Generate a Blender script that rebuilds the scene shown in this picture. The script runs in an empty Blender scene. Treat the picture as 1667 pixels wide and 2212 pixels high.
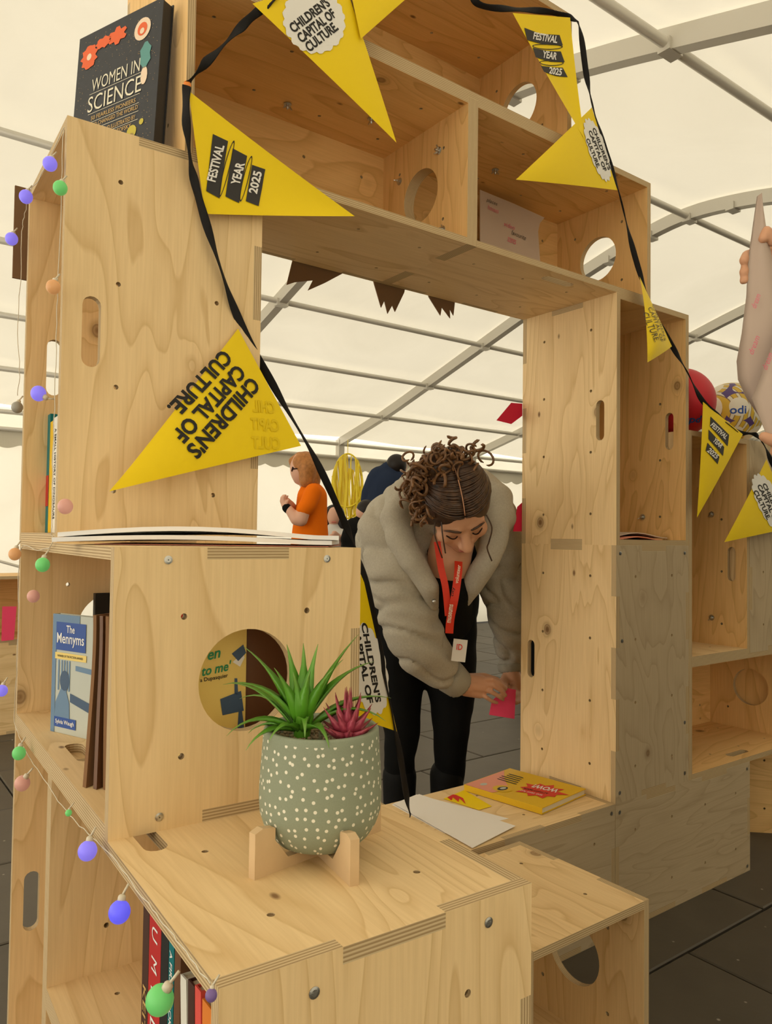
import bpy, bmesh, math, random
from mathutils import Vector, Matrix, noise
from mathutils.geometry import tessellate_polygon
random.seed(7)
SC = bpy.context.scene
COL = SC.collection
PI = math.pi

# ------------------------------------------------------------------ camera, world, exposure
IW, IH, FPX = 1667, 2212, 1644.09
CAM = Vector((-1.9978, -1.4851, 1.2197))
YAW, PITCH, ROLL = 0.63763, 0.031765, 0.012288
FWD = Vector((math.sin(YAW) * math.cos(PITCH), math.cos(YAW) * math.cos(PITCH), math.sin(PITCH)))
_r = Vector((math.cos(YAW), -math.sin(YAW), 0)); _u = _r.cross(FWD)
RGT = _r * math.cos(ROLL) + _u * math.sin(ROLL)
UPV = -_r * math.sin(ROLL) + _u * math.cos(ROLL)
cd = bpy.data.cameras.new('camera'); cam = bpy.data.objects.new('camera', cd); COL.objects.link(cam)
cd.sensor_fit = 'HORIZONTAL'; cd.sensor_width = 36; cd.lens = 36 * FPX / IW; cd.clip_start = .02; cd.clip_end = 200
M = Matrix((RGT, UPV, -FWD)).transposed().to_4x4(); M.translation = CAM
cam.matrix_world = M
SC.camera = cam
SC.view_settings.view_transform = 'Standard'; SC.view_settings.look = 'None'
SC.view_settings.exposure = 0.07; SC.view_settings.gamma = 1; SC.view_settings.use_curve_mapping = False
SC.cycles.use_denoising = True
SC.cycles.max_bounces = 6; SC.cycles.diffuse_bounces = 4
SC.cycles.use_adaptive_sampling = True; SC.cycles.adaptive_threshold = .05
wd = bpy.data.worlds.new('overcast_sky'); SC.world = wd; wd.use_nodes = True
wd.node_tree.nodes['Background'].inputs[0].default_value = (1.0, .92, .76, 1)      # even overcast daylight outside the tent
wd.node_tree.nodes['Background'].inputs[1].default_value = 2.0

def PX(x, y, X=None, Y=None, Z=None, D=None):
    """A point of the place: the sight line through photo position x, y, met with a plane or a distance."""
    d = FWD + RGT * ((x - IW / 2) / FPX) - UPV * ((y - IH / 2) / FPX)
    if X is not None: t = (X - CAM.x) / d.x
    elif Y is not None: t = (Y - CAM.y) / d.y
    elif Z is not None: t = (Z - CAM.z) / d.z
    else: t = D
    return CAM + d * t

# ------------------------------------------------------------------ helpers: objects
def link(o, parent=None):
    COL.objects.link(o)
    if parent is not None: o.parent = parent
    return o
def tag(o, label=None, cat=None, group=None, kind=None):
    if label: o['label'] = label
    if cat: o['category'] = cat
    if group: o['group'] = group
    if kind: o['kind'] = kind
    return o
def empty(name, loc=(0, 0, 0), rz=0, parent=None):
    o = bpy.data.objects.new(name, None); o.location = loc; o.rotation_euler = (0, 0, rz); o.empty_display_size = .05
    return link(o, parent)
def mesh_obj(name, verts, faces, mats, parent=None, fmat=None, uvs=None, smooth=False, loc=None):
    me = bpy.data.meshes.new(name); me.from_pydata([tuple(v) for v in verts], [], faces)
    for m in (mats if isinstance(mats, (list, tuple)) else [mats]): me.materials.append(m)
    if fmat:
        for p, k in zip(me.polygons, fmat): p.material_index = k
    if uvs is not None:
        l = me.uv_layers.new(name='UVMap')
        for i, uv in enumerate(uvs): l.data[i].uv = uv
    if smooth: me.polygons.foreach_set('use_smooth', [True] * len(me.polygons))
    me.update()
    o = bpy.data.objects.new(name, me)
    if loc is not None: o.location = loc
    return link(o, parent)

class MB:
    """collects shapes for one mesh"""
    def __init__(s): s.v = []; s.f = []
    def add(s, v, f):
        n = len(s.v); s.v += [Vector(a) for a in v]; s.f += [[i + n for i in q] for q in f]; return s
    def box(s, a, b, mat=None):
        x0, y0, z0 = a; x1, y1, z1 = b
        v = [(x0,y0,z0),(x1,y0,z0),(x1,y1,z0),(x0,y1,z0),(x0,y0,z1),(x1,y0,z1),(x1,y1,z1),(x0,y1,z1)]
        if mat is not None: v = [mat @ Vector(q) for q in v]
        return s.add(v, [[0,3,2,1],[4,5,6,7],[0,1,5,4],[1,2,6,5],[2,3,7,6],[3,0,4,7]])
    def tube(s, pts, r, n=8, ry=None, up=None, cap=True, twist=None):
        pts = [Vector(p) for p in pts]; k = len(pts)
        rr = r if isinstance(r, (list, tuple)) else [r] * k
        v = []; prev = None
        for i, p in enumerate(pts):
            t = (pts[min(i + 1, k - 1)] - pts[max(i - 1, 0)])
            t = t.normalized() if t.length > 1e-9 else Vector((0, 0, 1))
            if up is not None: a = Vector(up)
            elif prev is not None: a = prev
            else: a = Vector((0, 0, 1)) if abs(t.z) < .9 else Vector((1, 0, 0))
            a = a - t * a.dot(t)
            if a.length < 1e-6: a = t.orthogonal()
            a.normalize(); prev = a; b = t.cross(a)
            tw = twist[i] if twist else 0
            a2 = a * math.cos(tw) + b * math.sin(tw); b2 = -a * math.sin(tw) + b * math.cos(tw)
            r2 = rr[i] if ry is None else ry
            for j in range(n):
                an = 2 * PI * j / n; v.append(p + a2 * (rr[i] * math.cos(an)) + b2 * (r2 * math.sin(an)))
        f = []
        for i in range(k - 1):
            for j in range(n):
                j2 = (j + 1) % n; f.append([i*n+j, i*n+j2, (i+1)*n+j2, (i+1)*n+j])
        if cap: f.append(list(range(n))[::-1]); f.append([(k-1)*n+j for j in range(n)])
        return s.add(v, f)
    def capsule(s, p0, r0, p1, r1, n=16):
        p0, p1 = Vector(p0), Vector(p1); d = p1 - p0; L = max(d.length, 1e-5); d = d / L
        pts, rs = [], []
        for k in range(1, 6):
            a = PI / 2 * (1 - k / 5); pts.append(p0 - d * (r0 * math.sin(a))); rs.append(r0 * math.cos(a))
        for k in range(0, 5):
            a = PI / 2 * k / 5; pts.append(p1 + d * (r1 * math.sin(a))); rs.append(r1 * math.cos(a))
        return s.tube(pts, rs, n)
    def ell(s, c, r, mat=None, nu=20, nv=12):
        c = Vector(c); v = [Vector((0, 0, -r[2]))]; f = []
        for i in range(1, nv):
            th = -PI / 2 + PI * i / nv
            for j in range(nu):
                ph = 2 * PI * j / nu; v.append(Vector((r[0]*math.cos(th)*math.cos(ph), r[1]*math.cos(th)*math.sin(ph), r[2]*math.sin(th))))
        v.append(Vector((0, 0, r[2]))); last = len(v) - 1
        for j in range(nu):
            j2 = (j + 1) % nu; f.append([0, 1 + j2, 1 + j])
            for i in range(nv - 2): f.append([1+i*nu+j, 1+i*nu+j2, 1+(i+1)*nu+j2, 1+(i+1)*nu+j])
            f.append([last, 1+(nv-2)*nu+j, 1+(nv-2)*nu+j2])
        if mat is not None: v = [mat @ q for q in v]
        return s.add([q + c for q in v], f)
    def lathe(s, prof, n=40, c=(0, 0, 0)):
        c = Vector(c); v = []; f = []; k = len(prof)
        for r, z in prof:
            for j in range(n): v.append(c + Vector((r*math.cos(2*PI*j/n), r*math.sin(2*PI*j/n), z)))
        for i in range(k - 1):
            for j in range(n):
                j2 = (j+1) % n; f.append([i*n+j, i*n+j2, (i+1)*n+j2, (i+1)*n+j])
        f.append(list(range(n))[::-1]); f.append([(k-1)*n+j for j in range(n)])
        return s.add(v, f)
    def prism(s, loop, O, U, V, t):
        """extrude a 2-D outline (u, v) by t along U x V"""
        O, U, V = Vector(O), Vector(U), Vector(V); N = U.cross(V).normalized() * t; n = len(loop)
        v = [O + U*a + V*b for a, b in loop]; v += [q + N for q in v]
        tri = tessellate_polygon([[Vector((a, b, 0)) for a, b in loop]])
        f = []
        for q in tri:
            a, b, c = [Vector((*loop[i], 0)) for i in q]
            q = list(q) if (b - a).cross(c - a).z > 0 else list(q)[::-1]
            f.append(q[::-1]); f.append([i + n for i in q])
        area = sum(loop[i][0]*loop[(i+1)%n][1] - loop[(i+1)%n][0]*loop[i][1] for i in range(n))
        for i in range(n):
            j = (i+1) % n; q = [i, j, j+n, i+n]; f.append(q if area > 0 else q[::-1])
        return s.add(v, f)
    def build(s, name, mat, parent=None, smooth=False): return mesh_obj(name, s.v, s.f, mat, parent, smooth=smooth)

SCRATCH = bpy.data.scenes.new('scratch')
def evaluated(o):
    SCRATCH.collection.objects.link(o); vl = SCRATCH.view_layers[0]; vl.update(); return o.evaluated_get(vl.depsgraph)
def remeshed(name, mb, voxel, mat, parent=None, it=4, fold=None, fac=.5):
    """weld overlapping rounded shapes into one continuous smooth surface"""
    me = bpy.data.meshes.new('tmp'); me.from_pydata([tuple(v) for v in mb.v], [], mb.f); me.update()
    t = bpy.data.objects.new('tmp', me)
    m = t.modifiers.new('r', 'REMESH'); m.mode = 'VOXEL'; m.voxel_size = voxel
    if it: m2 = t.modifiers.new('s', 'SMOOTH'); m2.iterations = it; m2.factor = fac
    out = bpy.data.meshes.new_from_object(evaluated(t)); out.name = name
    bpy.data.objects.remove(t); bpy.data.meshes.remove(me)
    out.materials.clear(); out.materials.append(mat)
    if fold:
        cn = [(v.co.copy(), v.normal.copy()) for v in out.vertices]; fl_ = []
        for c, n in cn: fl_ += list(c + n * fold(c))
        out.vertices.foreach_set('co', fl_)
    out.polygons.foreach_set('use_smooth', [True] * len(out.polygons)); out.update()
    return link(bpy.data.objects.new(name, out), parent)

def text_geo(s, bold=0.0, sx=1.0, shear=0.0):
    """flat outline letters, normalised to a box centred on 0: x in -.5..+.5 of its length, y in -.5..+.5 of its height"""
    cu = bpy.data.curves.new('t', 'FONT'); cu.body = s; cu.size = 1; cu.offset = bold; cu.shear = shear; cu.resolution_u = 3
    o = bpy.data.objects.new('t', cu)
    me = bpy.data.meshes.new_from_object(evaluated(o))
    v = [q.co.copy() for q in me.vertices]; f = [list(p.vertices) for p in me.polygons]
    bpy.data.objects.remove(o); bpy.data.curves.remove(cu); bpy.data.meshes.remove(me)
    x0, x1 = min(q.x for q in v), max(q.x for q in v); y0, y1 = min(q.y for q in v), max(q.y for q in v)
    return [((q.x-x0)/(x1-x0)-.5, (q.y-y0)/(y1-y0)-.5) for q in v], f, (x1-x0)/(y1-y0)
def print_on(name, parent, mat, geo, fn):
    """flat print: 2-D geometry carried onto a surface by fn(u, v) -> point"""
    v2, f = geo; o = mesh_obj(name, [fn(*q) for q in v2], f, mat, parent); return o
def line_text(name, parent, mat, s, O, U, V, c, length, height, ang=0, bold=.012, lift=.0012, shear=0.):
    """a line of lettering on a flat face with corner O and unit axes U, V"""
    v, f, _ = text_geo(s, bold, shear=shear); O, U, V = Vector(O), Vector(U), Vector(V); N = U.cross(V).normalized()
    ca, sa = math.cos(ang), math.sin(ang)
    def fn(a, b):
        x, y = a*length, b*height; return O + U*(c[0]+x*ca-y*sa) + V*(c[1]+x*sa+y*ca) + N*lift
    return print_on(name, parent, mat, (v, f), fn)
def patch(name, parent, mat, loop, O, U, V, lift=.0008):
    O, U, V = Vector(O), Vector(U), Vector(V); N = U.cross(V).normalized()
    return mesh_obj(name, [O+U*a+V*b+N*lift for a, b in loop], [list(q) for q in tessellate_polygon([[Vector((a, b, 0)) for a, b in loop]])], mat, parent)
def circ(cx, cy, r, n=24, ry=None, wob=0, k=12, a0=0):
    return [(cx + (r*(1+wob*abs(math.sin(k*PI*i/n))))*math.cos(2*PI*i/n+a0), cy + ((ry or r)*(1+wob*abs(math.sin(k*PI*i/n))))*math.sin(2*PI*i/n+a0)) for i in range(n)]
def smooth_path(pts, sub=6):
    pts = [Vector(p) for p in pts]; out = []
    for i in range(len(pts) - 1):
        p0, p1, p2, p3 = pts[max(i-1, 0)], pts[i], pts[i+1], pts[min(i+2, len(pts)-1)]
        for k in range(sub):
            t = k / sub; out.append(.5*((2*p1)+(p2-p0)*t+(2*p0-5*p1+4*p2-p3)*t*t+(3*p1-p0-3*p2+p3)*t*t*t))
    return out + [pts[-1]]

# ------------------------------------------------------------------ materials
def srgb(r, g, b):
    f = lambda c: (c/255/12.92) if c/255 <= .04045 else ((c/255+.055)/1.055)**2.4
    return (f(r), f(g), f(b), 1)
MAT = {}
def mat(name, col, rough=.6, spec=.3, metal=0, bump=0, bscale=200, emit=None, estr=0, var=0, vscale=20):
    m = bpy.data.materials.new(name); m.use_nodes = True; nt = m.node_tree; b = nt.nodes['Principled BSDF']
    b.inputs['Base Color'].default_value = col; b.inputs['Roughness'].default_value = rough
    b.inputs['Specular IOR Level'].default_value = spec; b.inputs['Metallic'].default_value = metal
    if emit: b.inputs['Emission Color'].default_value = emit; b.inputs['Emission Strength'].default_value = estr
    if bump or var:
        tc = nt.nodes.new('ShaderNodeTexCoord'); nz = nt.nodes.new('ShaderNodeTexNoise'); nt.links.new(tc.outputs['Object'], nz.inputs['Vector'])
        nz.inputs['Scale'].default_value = bscale; nz.inputs['Detail'].default_value = 3
        if bump:
            bp = nt.nodes.new('ShaderNodeBump'); bp.inputs['Strength'].default_value = bump; bp.inputs['Distance'].default_value = .004
            nt.links.new(nz.outputs['Fac'], bp.inputs['Height']); nt.links.new(bp.outputs['Normal'], b.inputs['Normal'])
        if var:
            n2 = nt.nodes.new('ShaderNodeTexNoise'); n2.inputs['Scale'].default_value = vscale; n2.inputs['Detail'].default_value = 4
            nt.links.new(tc.outputs['Object'], n2.inputs['Vector'])
            mx = nt.nodes.new('ShaderNodeMix'); mx.data_type = 'RGBA'
            mx.inputs['A'].default_value = tuple(c*(1-var) for c in col[:3])+(1,); mx.inputs['B'].default_value = tuple(min(1, c*(1+var)) for c in col[:3])+(1,)
            nt.links.new(n2.outputs['Fac'], mx.inputs['Factor']); nt.links.new(mx.outputs['Result'], b.inputs['Base Color'])
    MAT[name] = m; return m
class NT:
    def __init__(s, m): s.nt = m.node_tree
    def n(s, t, **kw):
        o = s.nt.nodes.new('ShaderNode' + t)
        for k, v in kw.items(): setattr(o, k, v)
        return o
    def l(s, a, b): s.nt.links.new(a, b)
    def math(s, op, a, b=None, c=None):
        o = s.n('Math', operation=op)
        for i, q in enumerate((a, b, c)):
            if q is None: continue
            if isinstance(q, (int, float)): o.inputs[i].default_value = q
            else: s.l(q, o.inputs[i])
        return o.outputs[0]
    def mix(s, fac, a, b, mode='MIX'):
        o = s.n('Mix', data_type='RGBA', blend_type=mode)
        for k, q in (('Factor', fac), ('A', a), ('B', b)):
            if isinstance(q, (int, float)): o.inputs[k].default_value = q
            elif isinstance(q, tuple): o.inputs[k].default_value = q
            else: s.l(q, o.inputs[k])
        return o.outputs['Result']
    def ramp(s, fac, stops):
        o = s.n('ValToRGB'); e = o.color_ramp.elements
        while len(e) < len(stops): e.new(.5)
        for q, (p, c) in zip(e, stops): q.position = p; q.color = c if isinstance(c, tuple) else (c, c, c, 1)
        s.l(fac, o.inputs[0]); return o.outputs[0]

def plywood(name, base, dark, knotty=.50, line=.42):
    m = bpy.data.materials.new(name); m.use_nodes = True; t = NT(m); b = m.node_tree.nodes['Principled BSDF']
    uv = t.n('UVMap'); sep = t.n('SeparateXYZ'); t.l(uv.outputs[0], sep.inputs[0])
    def vec(su, sv):
        c = t.n('CombineXYZ'); t.l(t.math('MULTIPLY', sep.outputs[0], su), c.inputs[0]); t.l(t.math('MULTIPLY', sep.outputs[1], sv), c.inputs[1]); return c.outputs[0]
    vo = t.n('TexVoronoi'); vo.inputs['Scale'].default_value = 5.5; t.l(vec(1, .8), vo.inputs['Vector'])
    vs = t.n('SeparateColor'); t.l(vo.outputs['Color'], vs.inputs[0])
    mask = t.math('GREATER_THAN', vs.outputs[0], knotty); d = vo.outputs['Distance']
    near = t.math('MULTIPLY', t.math('POWER', t.math('SUBTRACT', 1.0, t.math('MINIMUM', t.math('MULTIPLY', d, 2.4), 1.0)), 3.0), mask)
    nz = t.n('TexNoise'); nz.inputs['Scale'].default_value = 1; nz.inputs['Detail'].default_value = 2.5; nz.inputs['Distortion'].default_value = .7; t.l(vec(4.2, .75), nz.inputs['Vector'])
    field = t.math('ADD', t.math('MULTIPLY', nz.outputs['Fac'], 13.0), t.math('MULTIPLY', near, 3.0))
    fr = t.math('FRACT', field)
    ln = t.ramp(fr, [(0, 0.), (.55, .12), (.86, .55), (.95, 1.), (1., 0.)])
    fib = t.n('TexNoise'); fib.inputs['Scale'].default_value = 1; fib.inputs['Detail'].default_value = 3; t.l(vec(190, 7), fib.inputs['Vector'])
    big = t.n('TexNoise'); big.inputs['Scale'].default_value = 3; big.inputs['Detail'].default_value = 2; t.l(vec(1, .4), big.inputs['Vector'])
    c = t.mix(t.math('MULTIPLY', ln, line), base, dark)
    c = t.mix(t.math('MULTIPLY', big.outputs['Fac'], .30), c, tuple(q*.72 for q in base[:3])+(1,))
    c = t.mix(t.math('MULTIPLY', t.math('SUBTRACT', fib.outputs['Fac'], .35), .55), c, tuple(q*.80 for q in dark[:3])+(1,))
    dd = t.math('ADD', t.math('MULTIPLY', d, mask), t.math('SUBTRACT', 1.0, mask))
    kn = t.ramp(dd, [(0, 1.), (.035, .9), (.06, .55), (.075, .75), (.09, .25), (.15, 0.)])
    c = t.mix(kn, c, (.16, .075, .025, 1))
    # pin knots and pitch flecks
    v2 = t.n('TexVoronoi'); v2.inputs['Scale'].default_value = 14; t.l(vec(1, .55), v2.inputs['Vector'])
    s2 = t.n('SeparateColor'); t.l(v2.outputs['Color'], s2.inputs[0]); m2 = t.math('GREATER_THAN', s2.outputs[1], .82)
    pk = t.math('MULTIPLY', t.ramp(v2.outputs['Distance'], [(0, 1.), (.05, .85), (.10, 0.)]), m2)
    c = t.mix(pk, c, (.17, .08, .03, 1))
    t.l(c, b.inputs['Base Color']); b.inputs['Roughness'].default_value = .55; b.inputs['Specular IOR Level'].default_value = .25
    bp = t.n('Bump'); bp.inputs['Strength'].default_value = .08; bp.inputs['Distance'].default_value = .002; t.l(fib.outputs['Fac'], bp.inputs['Height']); t.l(bp.outputs['Normal'], b.inputs['Normal'])
    MAT[name] = m; return m
def plyedge(name):
    m = bpy.data.materials.new(name); m.use_nodes = True; t = NT(m); b = m.node_tree.nodes['Principled BSDF']
    uv = t.n('UVMap'); sep = t.n('SeparateXYZ'); t.l(uv.outputs[0], sep.inputs[0])
    c0 = t.n('CombineXYZ'); t.l(t.math('MULTIPLY', sep.outputs[0], 30), c0.inputs[0]); t.l(t.math('MULTIPLY', sep.outputs[1], 700), c0.inputs[1])
    nz = t.n('TexNoise'); nz.inputs['Scale'].default_value = 1; nz.inputs['Detail'].default_value = 2; t.l(c0.outputs[0], nz.inputs['Vector'])
    fr = t.math('FRACT', t.math('ADD', t.math('MULTIPLY', sep.outputs[1], 4.0/.018), t.math('MULTIPLY', nz.outputs['Fac'], .15)))
    st = t.ramp(fr, [(0, 0.), (.40, .05), (.50, 1.), (.88, .8), (1., 0.)])
    c = t.mix(st, (.66, .51, .30, 1), (.33, .215, .10, 1)); c = t.mix(t.math('MULTIPLY', nz.outputs['Fac'], .35), c, (.46, .34, .2, 1))
    t.l(c, b.inputs['Base Color']); b.inputs['Roughness'].default_value = .7; b.inputs['Specular IOR Level'].default_value = .15
    MAT[name] = m; return m
plywood('plywood_pine', (.86, .635, .345, 1), (.58, .36, .14, 1), line=.6)
plywood('plywood_amber', (.86, .555, .235, 1), (.56, .31, .09, 1), line=.6)
plywood('plywood_shaded', (.56, .44, .28, 1), (.36, .26, .15, 1), knotty=.5, line=.55)  # pine with the shade of the right-hand fronts put into its colour
plyedge('plywood_edge')
FACES = ['plywood_pine', 'plywood_amber', 'plywood_shaded']

def fabric():
    m = bpy.data.materials.new('tent_fabric'); m.use_nodes = True; t = NT(m); nt = m.node_tree
    for n in list(nt.nodes): nt.nodes.remove(n)
    out = t.n('OutputMaterial'); d = t.n('BsdfDiffuse'); tr = t.n('BsdfTranslucent'); mx = t.n('MixShader'); mx.inputs[0].default_value = .42
    tc = t.n('TexCoord'); nz = t.n('TexNoise'); nz.inputs['Scale'].default_value = .9; nz.inputs['Detail'].default_value = 4; nz.inputs['Distortion'].default_value = .8
    t.l(tc.outputs['Object'], nz.inputs['Vector'])
    col = t.ramp(nz.outputs['Fac'], [(.3, (.80, .765, .665, 1)), (.7, (.87, .835, .735, 1))])
    t.l(col, d.inputs[0]); t.l(col, tr.inputs[0])
    bp = t.n('Bump'); bp.inputs['Strength'].default_value = .35; bp.inputs['Distance'].default_value = .12; t.l(nz.outputs['Fac'], bp.inputs['Height'])
    t.l(bp.outputs[0], d.inputs['Normal'])
    t.l(d.outputs[0], mx.inputs[1]); t.l(tr.outputs[0], mx.inputs[2]); t.l(mx.outputs[0], out.inputs[0])
    MAT['tent_fabric'] = m; return m
fabric()
mat('tent_valance', (.70, .66, .55, 1), .8, .1)
mat('alu', (.60, .57, .50, 1), .45, .5, .25, bump=.05, bscale=60)
def floor_mat():
    m = bpy.data.materials.new('paving'); m.use_nodes = True; t = NT(m); b = m.node_tree.nodes['Principled BSDF']
    tc = t.n('TexCoord'); g = t.n('NewGeometry'); oi = t.n('ObjectInfo')
    nz = t.n('TexNoise'); nz.inputs['Scale'].default_value = 5; nz.inputs['Detail'].default_value = 8; t.l(g.outputs['Position'], nz.inputs['Vector'])
    sp = t.n('TexVoronoi'); sp.inputs['Scale'].default_value = 16; t.l(g.outputs['Position'], sp.inputs['Vector'])
    ss = t.n('SeparateColor'); t.l(sp.outputs['Color'], ss.inputs[0])
    chip = t.math('MULTIPLY', t.ramp(sp.outputs['Distance'], [(0, 1.), (.05, .8), (.09, 0.)]), t.math('GREATER_THAN', ss.outputs[0], .86))
    c = t.mix(nz.outputs['Fac'], (.042, .034, .024, 1), (.090, .075, .055, 1))
    c = t.mix(t.math('MULTIPLY', oi.outputs['Random'], .35), c, (.11, .092, .068, 1)); c = t.mix(t.math('MULTIPLY', chip, .8), c, (.42, .38, .31, 1))
    t.l(c, b.inputs['Base Color']); b.inputs['Roughness'].default_value = .55; b.inputs['Specular IOR Level'].default_value = .45
    bp = t.n('Bump'); bp.inputs['Strength'].default_value = .25; bp.inputs['Distance'].default_value = .01; t.l(nz.outputs['Fac'], bp.inputs['Height']); t.l(bp.outputs[0], b.inputs['Normal'])
    MAT['paving'] = m
floor_mat()
mat('grout', (.03, .027, .023, 1), .9, .1)
mat('yellow', (.86, .62, .003, 1), .55, .3, bump=.03, bscale=400)
mat('black_print', (.018, .016, .014, 1), .6, .3)
mat('charcoal_print', (.035, .032, .03, 1), .6, .3)
mat('white_print', (.80, .78, .74, 1), .6, .3)
mat('cream_print', (.72, .67, .52, 1), .6, .3)
mat('ghost_print', (.76, .54, .004, 1), .6, .3)
mat('ribbon_black', (.012, .011, .011, 1), .7, .2, bump=.2, bscale=500)
mat('paper_white', (.80, .78, .76, 1), .6, .3)
mat('paper_pages', (.70, .62, .46, 1), .8, .1, bump=.2, bscale=500)
mat('paper_beige', (.58, .46, .37, 1), .7, .2, var=.08, vscale=6)
mat('kraft', (.22, .115, .055, 1), .85, .1, var=.15, vscale=8)
mat('cardboard', (.20, .115, .06, 1), .9, .1, var=.1, vscale=10)
mat('pink_note', (.85, .07, .17, 1), .6, .2)
mat('red_note', (.62, .018, .06, 1), .6, .2)
mat('steel', (.55, .55, .53, 1), .3, .5, 1)
mat('pin_orange', (.85, .25, .03, 1), .4, .5)

# ------------------------------------------------------------------ the tent
YB, YF, X0, X1 = 6.5, -3.1, -5.0, 16.0
PROF = [(6.5, 2.40), (5.585, 2.63), (4.778, 2.875), (3.93, 3.14), (3.03, 3.42), (2.45, 3.575), (2.05, 3.655), (1.72, 3.685), (1.38, 3.655), (.98, 3.575), (.42, 3.42), (-.50, 3.14), (-1.36, 2.875), (-2.17, 2.63), (-3.1, 2.40)]
def profile(fine=5):
    return [(p.y, p.z) for p in smooth_path([(0, y, z) for y, z in PROF], fine)]
pr = profile(); v = []; f = []
nx = 46
for i in range(nx + 1):
    x = X0 + (X1 - X0) * i / nx
    bay = ((x - .95) / 2.25) % 1.0; sag = -.035 * math.sin(PI * bay) ** 2
    for (y, z) in pr: v.append((x, y, z + .055 + sag))
k = len(pr)
for i in range(nx):
    for j in range(k - 1): f.append([i*k+j, (i+1)*k+j, (i+1)*k+j+1, i*k+j+1])
ceiling = mesh_obj('ceiling', v, f, MAT['tent_fabric'], smooth=True); tag(ceiling, kind='structure')
def wall(name, pts, n=40):
    """a hanging fabric wall with soft vertical folds between two ground points"""
    a, b, h0, h1 = pts; a, b = Vector(a), Vector(b); d = (b - a).normalized(); nrm = d.cross(Vector((0, 0, 1)))
    v = []; f = []
    for i in range(n + 1):
        p = a.lerp(b, i / n)
        for kk in range(5):
            t = kk / 4; h = h0 + (h1 - h0) * t
            v.append(p + Vector((0, 0, h)) + nrm * (.03 * noise.noise((p.x*1.7, p.y*1.7, h*.6)) * (1 - t)))
    for i in range(n):
        for kk in range(4): f.append([i*5+kk, (i+1)*5+kk, (i+1)*5+kk+1, i*5+kk+1])
    o = mesh_obj(name, v, f, MAT['tent_fabric'], smooth=True); tag(o, kind='structure'); return o
wall_back = wall('wall_back', ((X0, YB + .08, 0), (X1, YB + .08, 0), 0, 2.42), 110)
wall_front = wall('wall_front', ((X0, YF - .08, 0), (1.0, YF - .08, 0), 0, 2.42), 40)
mat('shade_drape_cloth', (.035, .032, .03, 1), .9, .1)
shade_drape = wall('wall_front', ((1.0, YF - .04, 0), (X1, YF - .04, 0), 0, 2.42), 60); shade_drape.data.materials.clear(); shade_drape.data.materials.append(MAT['shade_drape_cloth'])  # dark cloth added out of view to shade the fronts on the right
def gable(name, x):
    lp = [(YF, 0), (YB, 0)] + [(y, z + .05) for y, z in pr]
    o = mesh_obj(name, [(x, a, b) for a, b in lp], [list(q) for q in tessellate_polygon([[Vector((a, b, 0)) for a, b in lp]])], MAT['tent_fabric']); tag(o, kind='structure')
gable('wall_right', X1)      # the unseen left end is left open to brighten faces turned that way
# valance with a scalloped hem, hung from the lower eave rail
v = []; f = []; n = 900
for i in range(n + 1):
    x = X0 + (X1 - X0) * i / n; s = abs(math.sin(PI * x / .24))
    v += [(x, YB + .02, 2.21), (x, YB + .012 + .01*math.sin(x*9), 2.055 - .035 * s)]
for i in range(n): f.append([2*i, 2*i+1, 2*i+3, 2*i+2])
val = mesh_obj('valance', v, f, MAT['tent_valance'], wall_back)
ARCH = [-3.57, .935, 3.19, 5.44, 7.69, 9.94, 12.19, 14.44]
arc_mesh = None
def arch(x):
    global arc_mesh
    if arc_mesh is None:
        mb = MB(); pf = profile(4); L = len(pf); w, h = .034, .095
        vv = []; ff = []
        for i, (y, z) in enumerate(pf):
            y2, z2 = pf[min(i+1, L-1)]; y1, z1 = pf[max(i-1, 0)]; t = Vector((0, y2-y1, z2-z1)).normalized(); nn = Vector((0, -t.z, t.y))
            if nn.z < 0: nn = -nn
            p = Vector((0, y, z))
            vv += [p + nn*.035 + Vector((-w, 0, 0)), p + nn*.035 + Vector((w, 0, 0)), p - nn*(h-.035) + Vector((w, 0, 0)), p - nn*(h-.035) + Vector((-w, 0, 0))]
        for i in range(L-1):
            for j in range(4): ff.append([i*4+j, i*4+(j+1) % 4, (i+1)*4+(j+1) % 4, (i+1)*4+j])
        mb.add(vv, ff)
        for y in (YB, YF): mb.box((-.04, y - .04, 0), (.04, y + .04, 2.42))
        for y, z in PROF[1:-1]:      # the brackets that hold the purlins
            mb.box((-.05, y - .03, z - .075), (.05, y + .03, z - .02))
        arc_mesh = mb.build('rafter', MAT['alu'], ceiling); o = arc_mesh
    else:
        o = arc_mesh.copy(); link(o); o.parent = ceiling
    o.location.x = x; return o
for x in ARCH: arch(x)
for idx, (y, z) in enumerate(PROF):
    if idx in (5, 6, 8, 9): continue
    MB().tube([(X0, y, z - .035), (X1, y, z - .035)], .024, 8).build('purlin', MAT['alu'], ceiling, True)
MB().tube([(X0, YB - .01, 2.20), (X1, YB - .01, 2.20)], .02, 8).build('purlin', MAT['alu'], ceiling, True)
# wind bracing cables between the eave posts
for a, b in (((-1.32, YB-.06, 1.15), (.935, YB-.06, .45)), ((-1.32, YB-.06, .45), (.935, YB-.06, 1.15))):
    MB().tube([a, b], .014, 6).build('brace', MAT['alu'], ceiling, True)

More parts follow.
